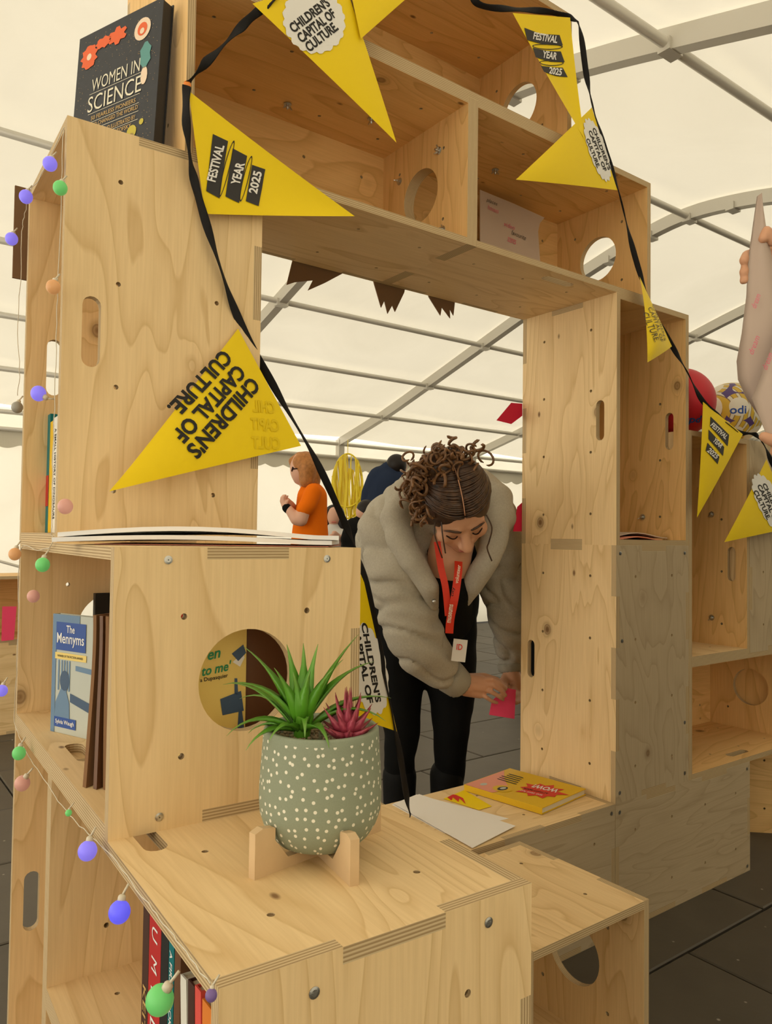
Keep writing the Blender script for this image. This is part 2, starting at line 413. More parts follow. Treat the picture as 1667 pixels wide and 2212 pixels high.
# ------------------------------------------------------------------ paved floor
fl = mesh_obj('floor', [(-5.5, -3.6, -.02), (16.5, -3.6, -.02), (16.5, 7.0, -.02), (-5.5, 7.0, -.02)], [[0, 1, 2, 3]], MAT['grout']); tag(fl, kind='structure')
mb = MB(); a, b, e = .45, .30, .006
mb.add([(-a+.004, -b+.004, -.02), (a-.004, -b+.004, -.02), (a-.004, b-.004, -.02), (-a+.004, b-.004, -.02), (-a+.004, -b+.004, -e*.5), (a-.004, -b+.004, -e*.5), (a-.004, b-.004, -e*.5), (-a+.004, b-.004, -e*.5),
        (-a+.009, -b+.009, 0), (a-.009, -b+.009, 0), (a-.009, b-.009, 0), (-a+.009, b-.009, 0)],
       [[0,1,5,4],[1,2,6,5],[2,3,7,6],[3,0,4,7],[4,5,9,8],[5,6,10,9],[6,7,11,10],[7,4,8,11],[8,9,10,11]])
slab0 = mb.build('paving_slab', MAT['paving'], fl); first = True
for j in range(-4, 11):
    for i in range(-4, 9):
        x = .1 + i * .9 + (.45 if j % 2 else 0); y = .12 + j * .6
        if not (-3.6 < x < 7.5): continue
        o = slab0 if first else slab0.copy()
        if not first: link(o); o.parent = fl
        first = False
        o.location = (x, y, random.uniform(-.0015, .001)); o.rotation_euler = (random.uniform(-.001, .001), random.uniform(-.001, .001), 0)
pv = mesh_obj('paving_slab', [(7.0, -3.3, -.01), (16, -3.3, -.01), (16, 6.6, -.01), (7.0, 6.6, -.01), (-5.4, -3.3, -.01), (-3.3, -3.3, -.01), (-3.3, 6.6, -.01), (-5.4, 6.6, -.01)], [[0, 1, 2, 3], [4, 5, 6, 7]], MAT['paving'], fl); tag(pv, kind='stuff')

# ------------------------------------------------------------------ plywood box units
T = .018
def outline(lu, lv, sides):
    """panel outline with finger joints; sides = {'b','r','t','l'} -> list of (s0, s1, inset)"""
    def prof(k, L): return sides.get(k) or [(0, L, 0.)]
    B, Rr, Tp, Lf = prof('b', lu), prof('r', lv), prof('t', lu), prof('l', lv); pts = []
    pts.append((Lf[0][2], B[0][2]))
    for (s0, s1, d), (_, _, d2) in zip(B, B[1:]): pts += [(s1, d), (s1, d2)]
    pts.append((lu - Rr[0][2], B[-1][2]))
    for (s0, s1, d), (_, _, d2) in zip(Rr, Rr[1:]): pts += [(lu - d, s1), (lu - d2, s1)]
    pts.append((lu - Rr[-1][2], lv - Tp[-1][2]))
    for (s0, s1, d), (a0, a1, d2) in list(zip(Tp, Tp[1:]))[::-1]: pts += [(s1, lv - d2), (s1, lv - d)]
    pts.append((Lf[-1][2], lv - Tp[0][2]))
    for (s0, s1, d), (a0, a1, d2) in list(zip(Lf, Lf[1:]))[::-1]: pts += [(d2, s1), (d, s1)]
    out = []
    for q in pts:
        if not out or (abs(q[0]-out[-1][0]) + abs(q[1]-out[-1][1])) > 1e-6: out.append(q)
    return out
def fingers(L, first_out):
    n = 3 if L < .6 else 5
    return [(L*i/n, L*(i+1)/n, 0. if ((i % 2 == 0) == first_out) else T) for i in range(n)]
def panel(name, parent, O, U, V, loop, holes, grain, face):
    O, U, V = Vector(O), Vector(U), Vector(V); N = U.cross(V)
    loops = [loop] + holes; flat = [q for lp in loops for q in lp]; n = len(flat)
    tri = tessellate_polygon([[Vector((a, b, 0)) for a, b in lp] for lp in loops])
    verts = [O+U*a+V*b for a, b in flat] + [O+U*a+V*b+N*T for a, b in flat]
    faces = []; fm = []; uvs = []; ou, ov = random.uniform(0, 40), random.uniform(0, 40)
    g = (lambda q: (q[0]+ou, q[1]+ov)) if grain == 'v' else (lambda q: (q[1]+ou, q[0]+ov))
    for q in tri:
        a, b, c = [flat[i] for i in q]
        q = list(q) if (b[0]-a[0])*(c[1]-a[1])-(b[1]-a[1])*(c[0]-a[0]) > 0 else list(q)[::-1]
        faces.append([i+n for i in q]); fm.append(0); uvs += [g(flat[i]) for i in q]
        faces.append(q[::-1]); fm.append(0); uvs += [(g(flat[i])[0]+3, g(flat[i])[1]+7) for i in q[::-1]]
    base = 0
    for lp in loops:
        m = len(lp); area = sum(lp[i][0]*lp[(i+1) % m][1]-lp[(i+1) % m][0]*lp[i][1] for i in range(m))
        outer = base == 0; s = 0
        for i in range(m):
            j = (i+1) % m; a, b = base+i, base+j; L = math.dist(lp[i], lp[j])
            q = [a, b, b+n, a+n]; w = [(s, 0), (s+L, 0), (s+L, T), (s, T)]
            if (area > 0) != outer: q = q[::-1]; w = w[::-1]
            faces.append(q); fm.append(1); uvs += w; s += L
        base += m
    return mesh_obj(name, verts, faces, [MAT[face], MAT['plywood_edge']], parent, fm, uvs)
def slot(cx, cy, vertical, L=.13, w=.032):
    r = w/2; h = L/2 - r; n = 7
    a = [(r*math.cos(PI*i/n), h + r*math.sin(PI*i/n)) for i in range(n+1)] + [(-r*math.cos(PI*i/n), -h - r*math.sin(PI*i/n)) for i in range(n+1)]
    return [(cx+x, cy+y) if vertical else (cx+y, cy-x) for x, y in a]
SIDE = {   # face: (name, in-plane axes u, v ; slab grows along u x v)
 '-x': ('side_panel', (0, 1, 2)), '+x': ('side_panel', (0, 1, 2)), '-y': ('end_panel', (1, 0, 2)), '+y': ('end_panel', (1, 0, 2)), '-z': ('bottom_panel', (2, 0, 1)), '+z': ('top_panel', (2, 0, 1))}
RANK = {'z': 2, 'x': 1, 'y': 0}
AX = 'xyz'
def make_box(label, size, loc, rz=0, open_=(), cut=None, face=None, grain=None, bolts=True, nobolt=(), group='plywood box units'):
    """a box unit of finger-jointed plywood panels; open_ lists the missing faces, cut the extra holes per face"""
    cut = cut or {}; face = face or {}; grain = grain or {}
    root = empty('plywood_box', loc, rz); tag(root, label, 'box', group)
    have = [k for k in ('-x', '+x', '-y', '+y', '-z', '+z') if k not in open_]; parts = {}
    for k in have:
        nm, (na, ua, va) = SIDE[k]; lu, lv = size[ua], size[va]; sides = {}
        for side, adj, L in (('l', '-'+AX[ua], lv), ('r', '+'+AX[ua], lv), ('b', '-'+AX[va], lu), ('t', '+'+AX[va], lu)):
            if adj in have:
                me_r, ad_r = RANK[AX[na]], RANK[adj[1]]
                sides[side] = fingers(L, me_r < ad_r)
        lp = outline(lu, lv, sides)
        hs = list(cut.get(k, []))
        if bolts and k not in nobolt:
            for i in range(int(round(lu/.2))):
                for j in range(int(round(lv/.2))):
                    cx, cy = .1+.2*i, .1+.2*j
                    if all(math.dist((cx, cy), q) > .014 for h in hs for q in h): hs.append(circ(cx, cy, .0048, 10))
        U = Vector((0, 0, 0)); U[ua] = 1; V = Vector((0, 0, 0)); V[va] = 1; N = U.cross(V); pos = N[na] > 0
        off = 0. if k[0] == '-' else size[na] - T
        O = Vector((0, 0, 0)); O[na] = off if pos else off + T
        g = grain.get(k) or ('v' if lv > lu + .01 else ('u' if lu > lv + .01 else 'v'))
        parts[k] = panel(nm, root, O, U, V, lp, hs, g, face.get(k, face.get('all', 'plywood_pine')))
    return root, parts
def P(size, k, u, v): return (u, v)
screw0 = None
def screw(par, p, n):
    """a cross-head screw sunk in a panel face; p in box coordinates, n its outward direction"""
    global screw0
    if screw0 is None:
        mb = MB(); mb.lathe([(.0, 0), (.0058, 0), (.0062, .0006), (.0035, .0012)], 14)
        mb.box((-.0035, -.0008, .0011), (.0035, .0008, .0014)); mb.box((-.0008, -.0035, .0011), (.0008, .0035, .0014))
        o = screw0 = mb.build('screw', MAT['steel'], par)
    else: o = screw0.copy(); link(o); o.parent = par
    o.location = p; o.rotation_euler = Vector(n).to_track_quat('Z', 'Y').to_euler(); return o
nut0 = None
def wing_nut(par, p, n, spin=0):
    global nut0
    if nut0 is None:
        mb = MB(); mb.lathe([(0, 0), (.011, 0), (.011, .0016), (.0045, .0018), (.0045, .009), (.003, .014), (0, .0142)], 16)
        for s in (-1, 1): mb.prism([(s*.003, .002), (s*.009, .006), (s*.0135, .013), (s*.010, .0145), (s*.004, .008)], (0, -.0009, 0), (1, 0, 0), (0, 0, 1), -.0018)
        o = nut0 = mb.build('wing_nut', MAT['steel'], par)
    else: o = nut0.copy(); link(o); o.parent = par
    o.location = p; q = Vector(n).to_track_quat('Z', 'Y') @ Matrix.Rotation(spin, 3, 'Z').to_quaternion(); o.rotation_euler = q.to_euler(); return o
HC = lambda a, b: circ(a, b, .0765, 40)
XC, YC, ROT = -1.67345, -.42149, -.0435
LM = Matrix.Translation((XC, YC, 0)) @ Matrix.Rotation(ROT, 4, 'Z')
def LOC(x, y, z): return LM @ Vector((x, y, z))
def lbox(label, y0, y1, z0, z1, **kw): return make_box(label, (.4, y1-y0, z1-z0), LOC(0, y0, z0), ROT, **kw)
# left stack
B1, p1 = lbox('plywood box with round hole in its end, papers on top, plant pot before it', 0, .8, .8, 1.2, open_=('-x',), cut={'-y': [HC(.2, .2)], '+y': [HC(.2, .2)], '-z': [slot(.05, .4, True)]}, face={'+x': 'plywood_amber', '-y': 'plywood_pine'})
for x, z in ((.075, .382), (.335, .382), (.07, .02)): screw(p1['-y'], (x, -.0005, z), (0, -1, 0))
B2, p2 = lbox('foreground plywood box carrying the plant pot, books inside', -.4, .4, .4, .8, open_=('-x',), cut={'+z': [slot(.05, .4, True)]}, face={'+x': 'plywood_amber'})
for x, z in ((.10, .365), (.33, .372)): screw(p2['-y'], (x, -.0005, z), (0, -1, 0))
B3, p3 = lbox('plywood box on the floor under the foreground plant box', -.4, .4, 0, .4, open_=('-x',))
B4, p4 = lbox('upright plywood box at far left with an oblong handle slot low down', .4, .8, 0, .8, open_=('-x',), cut={'+y': [slot(.04, .4, True)]})
# left tower
XL = -1.6504
LT, pL = make_box('tall plywood box of the left tower with handle slot behind the yellow pennants', (.4, .4, .8), (XL, 0, 1.2), -.036, open_=('-x',), cut={'-y': [slot(.052, .4, True, .135, .034)], '+y': [slot(.06, .4, True)]})
# right tower
R1, q1 = make_box('tall plywood box of the right jamb standing on the threshold', (.4, .4, .8), (0, 0, .4), cut={'-x': [slot(.353, .4, True)]}, open_=('+y',), face={'-y': 'plywood_shaded'})
for x, z in ((.02, .775), (.375, .775), (.02, .03), (.375, .03), (.03, .5), (.375, .2)): screw(q1['-y'], (x, -.0005, z), (0, -1, 0))
R2, q2 = make_box('open-fronted tall plywood box atop the right jamb holding pink papers', (.4, .4, .8), (0, 0, 1.2), open_=('-y',), cut={'-x': [slot(.063, .4, True)], '+x': [slot(.063, .4, True)]}, face={'+x': 'plywood_amber', '+y': 'plywood_amber'})
wing_nut(q2['+x'], (.38, .17, .1), (-1, 0, 0), .6)
R3, q3 = make_box('low plywood box under the right jamb resting on the dark paving', (.8, .4, .4), (0, 0, 0), face={'all': 'plywood_shaded'}, open_=('+y',))
for x, z in ((.02, .37), (.03, .02), (.78, .375), (.78, .02)): screw(q3['-y'], (x, -.0005, z), (0, -1, 0))
R4, q4 = make_box('low threshold plywood box with leaflets and white paper on it', (.8, .4, .4), (-.802, 0, 0), open_=('+y',), face={'-y': 'plywood_shaded'})
screw(q4['-y'], (.782, -.0005, .375), (0, -1, 0))
R5, q5 = make_box('open stool-height plywood box before the threshold with a round hole in its side', (.4, .4, .4), (-.858, -.432, 0), open_=('-y',), cut={'+x': [HC(.2, .2)], '-x': [HC(.2, .2)]})
R6, q6 = make_box('open plywood shelf box right of the jamb with a round hole in its far end', (.8, .4, .4), (.402, 0, .4), open_=('-y',), cut={'+x': [HC(.2, .2)], '-z': [slot(.4, .05, False)]}, face={'all': 'plywood_amber'}, nobolt=())
R7, q7 = make_box('tall open plywood box right of the jamb below the balls', (.4, .4, .8), (.402, 0, .8), open_=('-y',), face={'+x': 'plywood_amber'}, cut={'+x': [slot(.06, .33, True)]})
for z in (.5, .1): wing_nut(q7['+x'], (.38, .14, z + .02), (-1, 0, 0), 1.0)
R8, q8 = make_box('tall closed plywood box at the right edge of the picture behind a pennant', (.4, .4, .8), (.804, 0, .8), face={'-y': 'plywood_shaded'}, open_=('+y',))
R10, q10 = make_box('plywood box closing the row beyond the open shelf box', (.8, .4, .4), (1.206, 0, .4), face={'all': 'plywood_amber'}, open_=('+y',))
R9, q9 = make_box('long plywood box on the floor at far right behind the shelf units', (.8, .4, .4), (1.13, .22, 0), -.75, face={'all': 'plywood_amber'})
# bridge over the opening
XB = .178
G1, g1 = make_box('left box of the lower bridge row, wing nuts inside, pennant pinned to its edge', (.8, .4, .4), (XB-1.6, 0, 2.0), open_=('-y',), cut={'+x': [HC(.2, .2)]}, face={'all': 'plywood_amber', '-z': 'plywood_pine'}, grain={'-z': 'u'})
G2, g2 = make_box('right box of the lower bridge row holding a beige paper', (.8, .4, .4), (XB-.8, 0, 2.0), open_=('-y',), cut={'+x': [HC(.2, .2)], '-x': [HC(.2, .2)], '-z': [slot(.40, .05, False)]}, face={'all': 'plywood_amber', '-z': 'plywood_pine'})
G3, g3 = make_box('upper bridge box with a round hole in its right end', (.8, .4, .4), (XB-1.2, 0, 2.4), open_=('-y',), cut={'+x': [HC(.2, .2)]}, face={'all': 'plywood_amber'})
G4, g4 = make_box('upper bridge box at the top edge of the picture above the left tower', (.4, .4, .4), (XB-1.6, 0, 2.4), open_=('-y',), face={'all': 'plywood_amber'})
for x, y, z, n in ((.40, .30, .38, (0, 0, -1)), (.62, .22, .38, (0, 0, -1)), (.782, .12, .3, (-1, 0, 0)), (.782, .3, .28, (-1, 0, 0)), (.782, .10, .07, (-1, 0, 0))): wing_nut(g1['+x'], (x, y, z), n, random.random()*3)
wing_nut(g2['+z'], (.30, .22, .38), (0, 0, -1), .4)
# a lone box far off on the left side of the tent
FB, pf_ = make_box('distant plywood box seen past the left edge, pink note on it', (.8, .4, .4), (-1.55, 3.55, .55), .05, open_=('-y',), face={'all': 'plywood_amber'})
FB2, pf2 = make_box('distant plywood box on the floor carrying another at far left', (.8, .4, .55), (-1.55, 3.55, 0), .05, bolts=False)

# ------------------------------------------------------------------ books and papers
def book(name, label, w, h, t, cover, O, U, V, N=None, pages='paper_pages', group=None, cat='book'):
    """a book: O = lower left corner of its front, U along its width (spine at u = 0), V up, thickness behind the front"""
    U, V = Vector(U).normalized(), Vector(V).normalized(); N = U.cross(V).normalized(); O = Vector(O)
    m = Matrix((U, V, N)).transposed().to_4x4(); m.translation = O
    root = bpy.data.objects.new(name, None); root.matrix_world = m; root.empty_display_size = .05; link(root); tag(root, label, cat, group)
    c = .0022
    mb = MB().prism([(0, -t), (w, -t), (w, -t+c), (c, -t+c), (c, -c), (w, -c), (w, 0), (0, 0)], (0, h, 0), (1, 0, 0), (0, 0, 1), h)
    cov = mb.build('cover', MAT[cover], root)
    MB().box((c, .003, -t+c), (w-.003, h-.003, -c)).build('pages', MAT[pages], root)
    return root, cov
UX, UY, UZ = Vector((1, 0, 0)), Vector((0, 1, 0)), Vector((0, 0, 1))
Z3 = (0, 0, 0)
mat('navy_cover', (.022, .024, .03, 1), .45, .4, var=.3, vscale=60)
for n_, c_ in dict(gold=(.55, .35, .12), orange_art=(.75, .12, .03), purple_art=(.35, .08, .30), teal_art=(.10, .28, .26), skin_art=(.8, .62, .45), olive_art=(.5, .42, .05), blue_title=(.02, .07, .30), pale_art=(.48, .50, .44), dark_art=(.05, .09, .16), steel_art=(.13, .22, .34), green_ink=(.02, .25, .10), coral=(.72, .09, .07), red_cover=(.48, .02, .02), black_cover=(.012, .012, .012), brown_cover=(.13, .055, .022), teal_cover=(.0, .16, .17), yellow_cover=(.72, .45, .01), sunny=(.78, .58, .16), white_cover=(.72, .70, .62), orange_cover=(.75, .22, .03), sky_art=(.05, .28, .55), salmon=(.78, .30, .20), red_ink=(.65, .03, .02), pink_ink=(.75, .12, .22), darkbrown=(.06, .022, .014)).items(): mat(n_, c_ + (1,), .5, .35)
# large picture book on the left tower, leaning against the bridge
a_, b_ = Vector((-1.578, .285, 2.002)), Vector((-1.474, .03, 2.002)); Uw = (b_ - a_).normalized(); Nn = Uw.cross(UZ); Vv = (UZ - Nn * .06).normalized()
wis, wc = book('picture_book', 'black hardback science book with gold lettering standing atop the left tower', .236, .295, .026, 'navy_cover', a_, Uw, Vv, pages='charcoal_print')
wis.scale = (1.145, 1.135, 1.1)
for s_, y_, L_, h_ in (('WOMEN IN', .180, .135, .026), ('SCIENCE', .142, .150, .032)): line_text('lettering', wc, MAT['cream_print'], s_, Z3, UX, UY, (.118, y_), L_, h_, bold=-.002)
for s_, y_, L_ in (('50 FEARLESS PIONEERS', .112, .125), ('WHO CHANGED THE WORLD', .097, .14), ('WRITTEN AND ILLUSTRATED BY', .079, .13), ('RACHEL IGNOTOFSKY', .065, .11)): line_text('lettering', wc, MAT['gold'], s_, Z3, UX, UY, (.118, y_), L_, .0085, bold=.004)
for y_ in (.163, .122, .104, .088, .072): patch('rule', wc, MAT['cream_print'], [(.045, y_), (.19, y_), (.19, y_+.0009), (.045, y_+.0009)], Z3, UX, UY)
def art(par, m_, lp, lift=.0009): return patch('illustration', par, MAT[m_], lp, Z3, UX, UY, lift)
art(wc, 'orange_art', circ(.035, .245, .018, 20, wob=.5, k=9)); art(wc, 'skin_art', circ(.035, .245, .007, 12), .0012)
art(wc, 'orange_art', circ(.075, .262, .016, 18, .008, wob=.6, k=7)); art(wc, 'orange_art', circ(.115, .262, .018, 18, .012, wob=.6, k=6))
art(wc, 'skin_art', circ(.185, .25, .022, 20)); art(wc, 'orange_art', circ(.185, .25, .013, 16), .0012); art(wc, 'skin_art', circ(.185, .246, .006, 12), .0015)
art(wc, 'skin_art', circ(.198, .155, .009, 12, .018)); art(wc, 'teal_art', circ(.198, .195, .012, 14, .02, wob=.4, k=6))
art(wc, 'purple_art', circ(.026, .085, .009, 14, .016)); art(wc, 'skin_art', circ(.023, .045, .010, 12)); art(wc, 'olive_art', circ(.175, .052, .013, 14)); art(wc, 'skin_art', circ(.175, .035, .010, 12, .015)); art(wc, 'olive_art', circ(.155, .03, .012, 14, .006, wob=.5, k=5)); art(wc, 'olive_art', circ(.200, .065, .006, 10))
dots = MB()
for i in range(420):
    x_, y_ = random.uniform(.008, .228), random.uniform(.008, .287)
    if .04 < x_ < .19 and .06 < y_ < .2: continue
    r_ = random.uniform(.0004, .0009); dots.add([(x_+r_*math.cos(q), y_+r_*math.sin(q), .0007) for q in (0, 1.57, 3.14, 4.71)], [[0, 1, 2, 3]])
o = dots.build('speckle', MAT['gold'], wc); tag(o, kind='stuff')

LI = LM.inverted()
def on_ly(px, py, y):
    """the sight line met with the plane y of the left stack, in its own coordinates"""
    o_ = LI @ CAM; d_ = LI.to_3x3() @ (PX(px, py, D=1) - CAM); t_ = (y - o_.y) / d_.y; return o_ + d_ * t_
def on_lx(px, py, x):
    o_ = LI @ CAM; d_ = LI.to_3x3() @ (PX(px, py, D=1) - CAM); t_ = (x - o_.x) / d_.x; return o_ + d_ * t_
def LV(x, y, z): return LM.to_3x3() @ Vector((x, y, z))
# blue paperback in the round-holed box
a_ = LOC(.034, .585, .8185); b_ = LOC(.092, .455, .8185); Uw = (b_ - a_).normalized()
men, mc = book('paperback_book', 'worn blue paperback standing open-side out in the round-holed box', .142, .236, .016, 'pale_art', a_, Uw, UZ)
art(mc, 'steel_art', [(0, 0), (.012, 0), (.012, .236), (0, .236)]); art(mc, 'steel_art', [(.012, .20), (.085, .20), (.085, .236), (.012, .236)])
art(mc, 'blue_title', [(.012, .165), (.105, .165), (.105, .221), (.012, .221)], .0013); art(mc, 'sunny', [(.010, .147), (.108, .147), (.108, .160), (.010, .160)], .0013)
line_text('lettering', mc, MAT['white_print'], 'The', Z3, UX, UY, (.058, .208), .026, .015, lift=.0019)
line_text('lettering', mc, MAT['white_print'], 'Mennyms', Z3, UX, UY, (.058, .186), .085, .027, lift=.0019, bold=.01)
line_text('lettering', mc, MAT['black_print'], 'WINNER OF THE FICTION AWARD', Z3, UX, UY, (.058, .1535), .08, .0045, lift=.0019)
for x_ in (.020, .030, .038, .046, .054): art(mc, 'steel_art', [(x_, .085), (x_+.004, .085), (x_+.004, .145), (x_, .145)])
art(mc, 'steel_art', [(.075, .128), (.142, .124), (.142, .134), (.075, .138)]); art(mc, 'dark_art', [(.060, .065), (.142, .045), (.142, .064), (.060, .082)])
art(mc, 'dark_art', circ(.042, .105, .015, 18, .02), .0012); art(mc, 'steel_art', [(.012, .03), (.060, .03), (.058, .062), (.046, .088), (.030, .088), (.014, .06)], .0011)
art(mc, 'blue_title', [(.012, .012), (.080, .012), (.080, .032), (.012, .032)], .0014); line_text('lettering', mc, MAT['white_print'], 'Sylvia Waugh', Z3, UX, UY, (.046, .022), .058, .011, lift=.0019)
# brown card folders bending beside it
for i, (y0_, x0_, bend, m_) in enumerate(((.195, .010, .050, 'kraft'), (.178, .022, .040, 'brown_cover'), (.166, .034, .030, 'kraft'))):
    fr_ = []; n_ = 12
    for k_ in range(n_ + 1):
        t_ = k_ / n_; fr_.append((x0_ + bend * math.sin(t_ * PI * .55) * .55, y0_ + .075 * t_ + .02 * math.sin(t_ * PI), .8185 + .262 * t_))
    vv = []; ff = []
    for x_, y_, z_ in fr_: vv += [LOC(x_, y_, z_), LOC(x_ + .16, y_ + .09, z_), LOC(x_ + .16, y_ + .094, z_), LOC(x_ + .003, y_ - .009, z_)]
    for k_ in range(n_):
        for j_ in range(4): ff.append([k_*4+j_, k_*4+(j_+1) % 4, (k_+1)*4+(j_+1) % 4, (k_+1)*4+j_])
    ff += [[3, 2, 1, 0], [n_*4, n_*4+1, n_*4+2, n_*4+3]]
    o = mesh_obj('card_folder', vv, ff, MAT[m_], smooth=False); tag(o, ('outer bent brown card folder beside the blue paperback', 'middle dark brown card folder beside the blue paperback', 'inner bent brown card folder against the round-holed panel')[i], 'folder', 'brown card folders')
# what shows through the round hole
yb_ = .075; xl_ = on_ly(440, 1467, yb_).x - .035; xm_ = on_ly(531, 1467, yb_).x
yel, yc = book('picture_book', 'yellow picture book seen through the round hole', xm_ - xl_, .27, .012, 'sunny', LOC(xl_, yb_, .8185), LV(1, 0, 0), UZ)
def upx(px, py): q = on_ly(px, py, yb_); return (q.x - xl_, q.z - .8185)
u_, v_ = upx(462, 1415); line_text('lettering', yc, MAT['green_ink'], 'en', Z3, UX, UY, (u_, v_), .022, .012, .15, bold=.02, shear=.3)
u_, v_ = upx(468, 1443); line_text('lettering', yc, MAT['green_ink'], "to me'", Z3, UX, UY, (u_, v_), .050, .016, .12, bold=.02, shear=.3)
u_, v_ = upx(462, 1465); line_text('lettering', yc, MAT['black_print'], 'a Dupasquier', Z3, UX, UY, (u_, v_), .046, .008, .08)
for lp in ([(475, 1510), (520, 1492), (526, 1535), (480, 1545)], [(515, 1535), (522, 1535), (528, 1578), (512, 1578)], [(506, 1465), (512, 1465), (514, 1500), (506, 1500)], [(500, 1412), (525, 1392), (531, 1410), (514, 1428)]): art(yc, 'dark_art', [upx(*q) for q in lp][::-1])
art(yc, 'white_print', [upx(*q) for q in [(502, 1430), (518, 1440), (528, 1420), (524, 1410)]][::-1], .0007)
xr_ = on_ly(655, 1467, yb_).x
brn, bc = book('hardback_book', 'plain dark brown hardback seen through the round hole beside the yellow one', xr_ - xm_ - .002, .285, .03, 'brown_cover', LOC(xm_ + .001, yb_ + .006, .8185), LV(1, 0, 0), UZ)
for x_, w_, h_, m_, lab in ((.15, .125, .262, 'black_cover', 'black book at the back of the round-holed box'), (.28, .095, .25, 'coral', 'coral book at the back of the round-holed box')): book('hardback_book', lab, w_, h_, .02, m_, LOC(x_, .735, .8185), LV(1, 0, 0), UZ)
# spines in the foreground box
SP = [(305, 319, .31, 'darkbrown', 'slim dark spine at the left end of the foreground row', 0), (319, 345, .34, 'red_cover', 'red spine with white capitals in the foreground row', 0), (345, 362, .33, 'black_cover', 'plain black spine in the foreground row', 0), (362, 374, .325, 'teal_cover', 'slim teal spine with pale lettering in the foreground row', 0), (375, 389, .315, 'brown_cover', 'brown spine in the foreground row', 0), (389, 403, .245, 'white_cover', 'cream leaning spine with dotted print in the foreground row', .10), (405, 420, .25, 'darkbrown', 'dark patterned spine leaning in the foreground row', .05), (420, 434, .235, 'coral', 'coral red spine in the foreground row', .06), (436, 462, .22, 'orange_cover', 'bright patterned spine with star at the right end of the foreground row', .04)]
for px0, px1, h_, m_, lab, lean in SP:
    y1_, y0_ = on_lx(px0, 2150, .035).y, on_lx(px1, 2150, .035).y
    # spine looks out of the open side; the book runs back into the box
    h_ = {389: on_lx(395, 2105, .035).z, 405: on_lx(413, 2122, .035).z, 420: on_lx(425, 2130, .035).z, 436: on_lx(440, 2158, .035).z}.get(px0, h_ + .4185) - .4185
    t_ = max(y1_ - y0_ - .0015, .006); y0_ -= lean * (on_lx(px0, 2150, .035).z - .4185)
    U_ = LV(1, 0, 0); V_ = (UZ + LV(0, 1, 0) * lean).normalized()
    root, cov = book('spine_out_book', lab, .20, h_, t_, m_, LOC(.035, y0_, .4185), U_, V_, group='books in the foreground box')
    # the spine face lies at u = 0; axes on it: along -n (to the far side) and v
    SO, SU, SV = Vector((0, 0, -t_)), Vector((0, 0, 1)), Vector((0, 1, 0)); dn = (-PI/2)
    if m_ == 'red_cover':
        for k_, ch in enumerate('UMPLE'): line_text('lettering', cov, MAT['white_print'], ch, SO, SU, SV, (t_*.5, .292 - .038*k_), .017, .022, -PI/2, bold=.0, lift=.0006)
    elif m_ == 'teal_cover': line_text('lettering', cov, MAT['white_print'], 'A FIRST BOOK OF THE SEASONS', SO, SU, SV, (t_*.5, .2), .20, t_*.5, -PI/2, lift=.0006); 
    elif m_ == 'white_cover': line_text('lettering', cov, MAT['black_print'], '. . . . . . . . . . .', SO, SU, SV, (t_*.5, .12), .2, .002, -PI/2, lift=.0006)
    elif m_ == 'coral': line_text('lettering', cov, MAT['white_print'], 'COLOURS', SO, SU, SV, (t_*.5, .20), .05, t_*.45, -PI/2, lift=.0006)
    elif m_ == 'orange_cover':
        patch('illustration', cov, MAT['sky_art'], [(t_*.35, .13), (t_, .10), (t_, .165), (t_*.5, .19)], SO, SU, SV)
        patch('illustration', cov, MAT['yellow'], [(t_*.5 + (.5 if i % 2 else .2)*t_*math.cos(2*PI*i/10), .09 + (.5 if i % 2 else .2)*t_*math.sin(2*PI*i/10)*1.2) for i in range(10)], SO, SU, SV, .001)
    elif m_ == 'darkbrown' and lean == 0: line_text('lettering', cov, MAT['gold'], 'KEITH', SO, SU, SV, (t_*.5, .17), .08, t_*.5, -PI/2, lift=.0006)
# spines in the left tower
LTM = Matrix.Translation((XL, 0, 1.2)) @ Matrix.Rotation(-.036, 4, 'Z')
for px0, px1, h_, m_, lab in ((84, 93, .27, 'teal_cover', 'tall teal spine with red band inside the left tower'), (93, 101, .25, 'yellow_cover', 'yellow spine inside the left tower'), (101, 113, .255, 'white_cover', 'white spine with black title inside the left tower')):
    y1_ = PX(px0, 1000, X=XL + .05).y; y0_ = PX(px1, 1000, X=XL + .05).y; t_ = max(y1_ - y0_ - .002, .008)
    root, cov = book('spine_out_book', lab, .2, h_, t_, m_, LTM @ Vector((.05, y0_, .0185)), LTM.to_3x3() @ UX, UZ, group='books in the left tower')
    if m_ == 'teal_cover': patch('illustration', cov, MAT['red_cover'], [(0, .06), (t_, .06), (t_, .13), (0, .13)], Vector((0, 0, -t_)), UZ, UY)
    elif m_ == 'white_cover': line_text('lettering', cov, MAT['black_print'], 'A SMALL HISTORY OF DINOSAURS', Vector((0, 0, -t_)), UZ, UY, (t_*.5, .13), .2, t_*.35, -PI/2, lift=.0006)
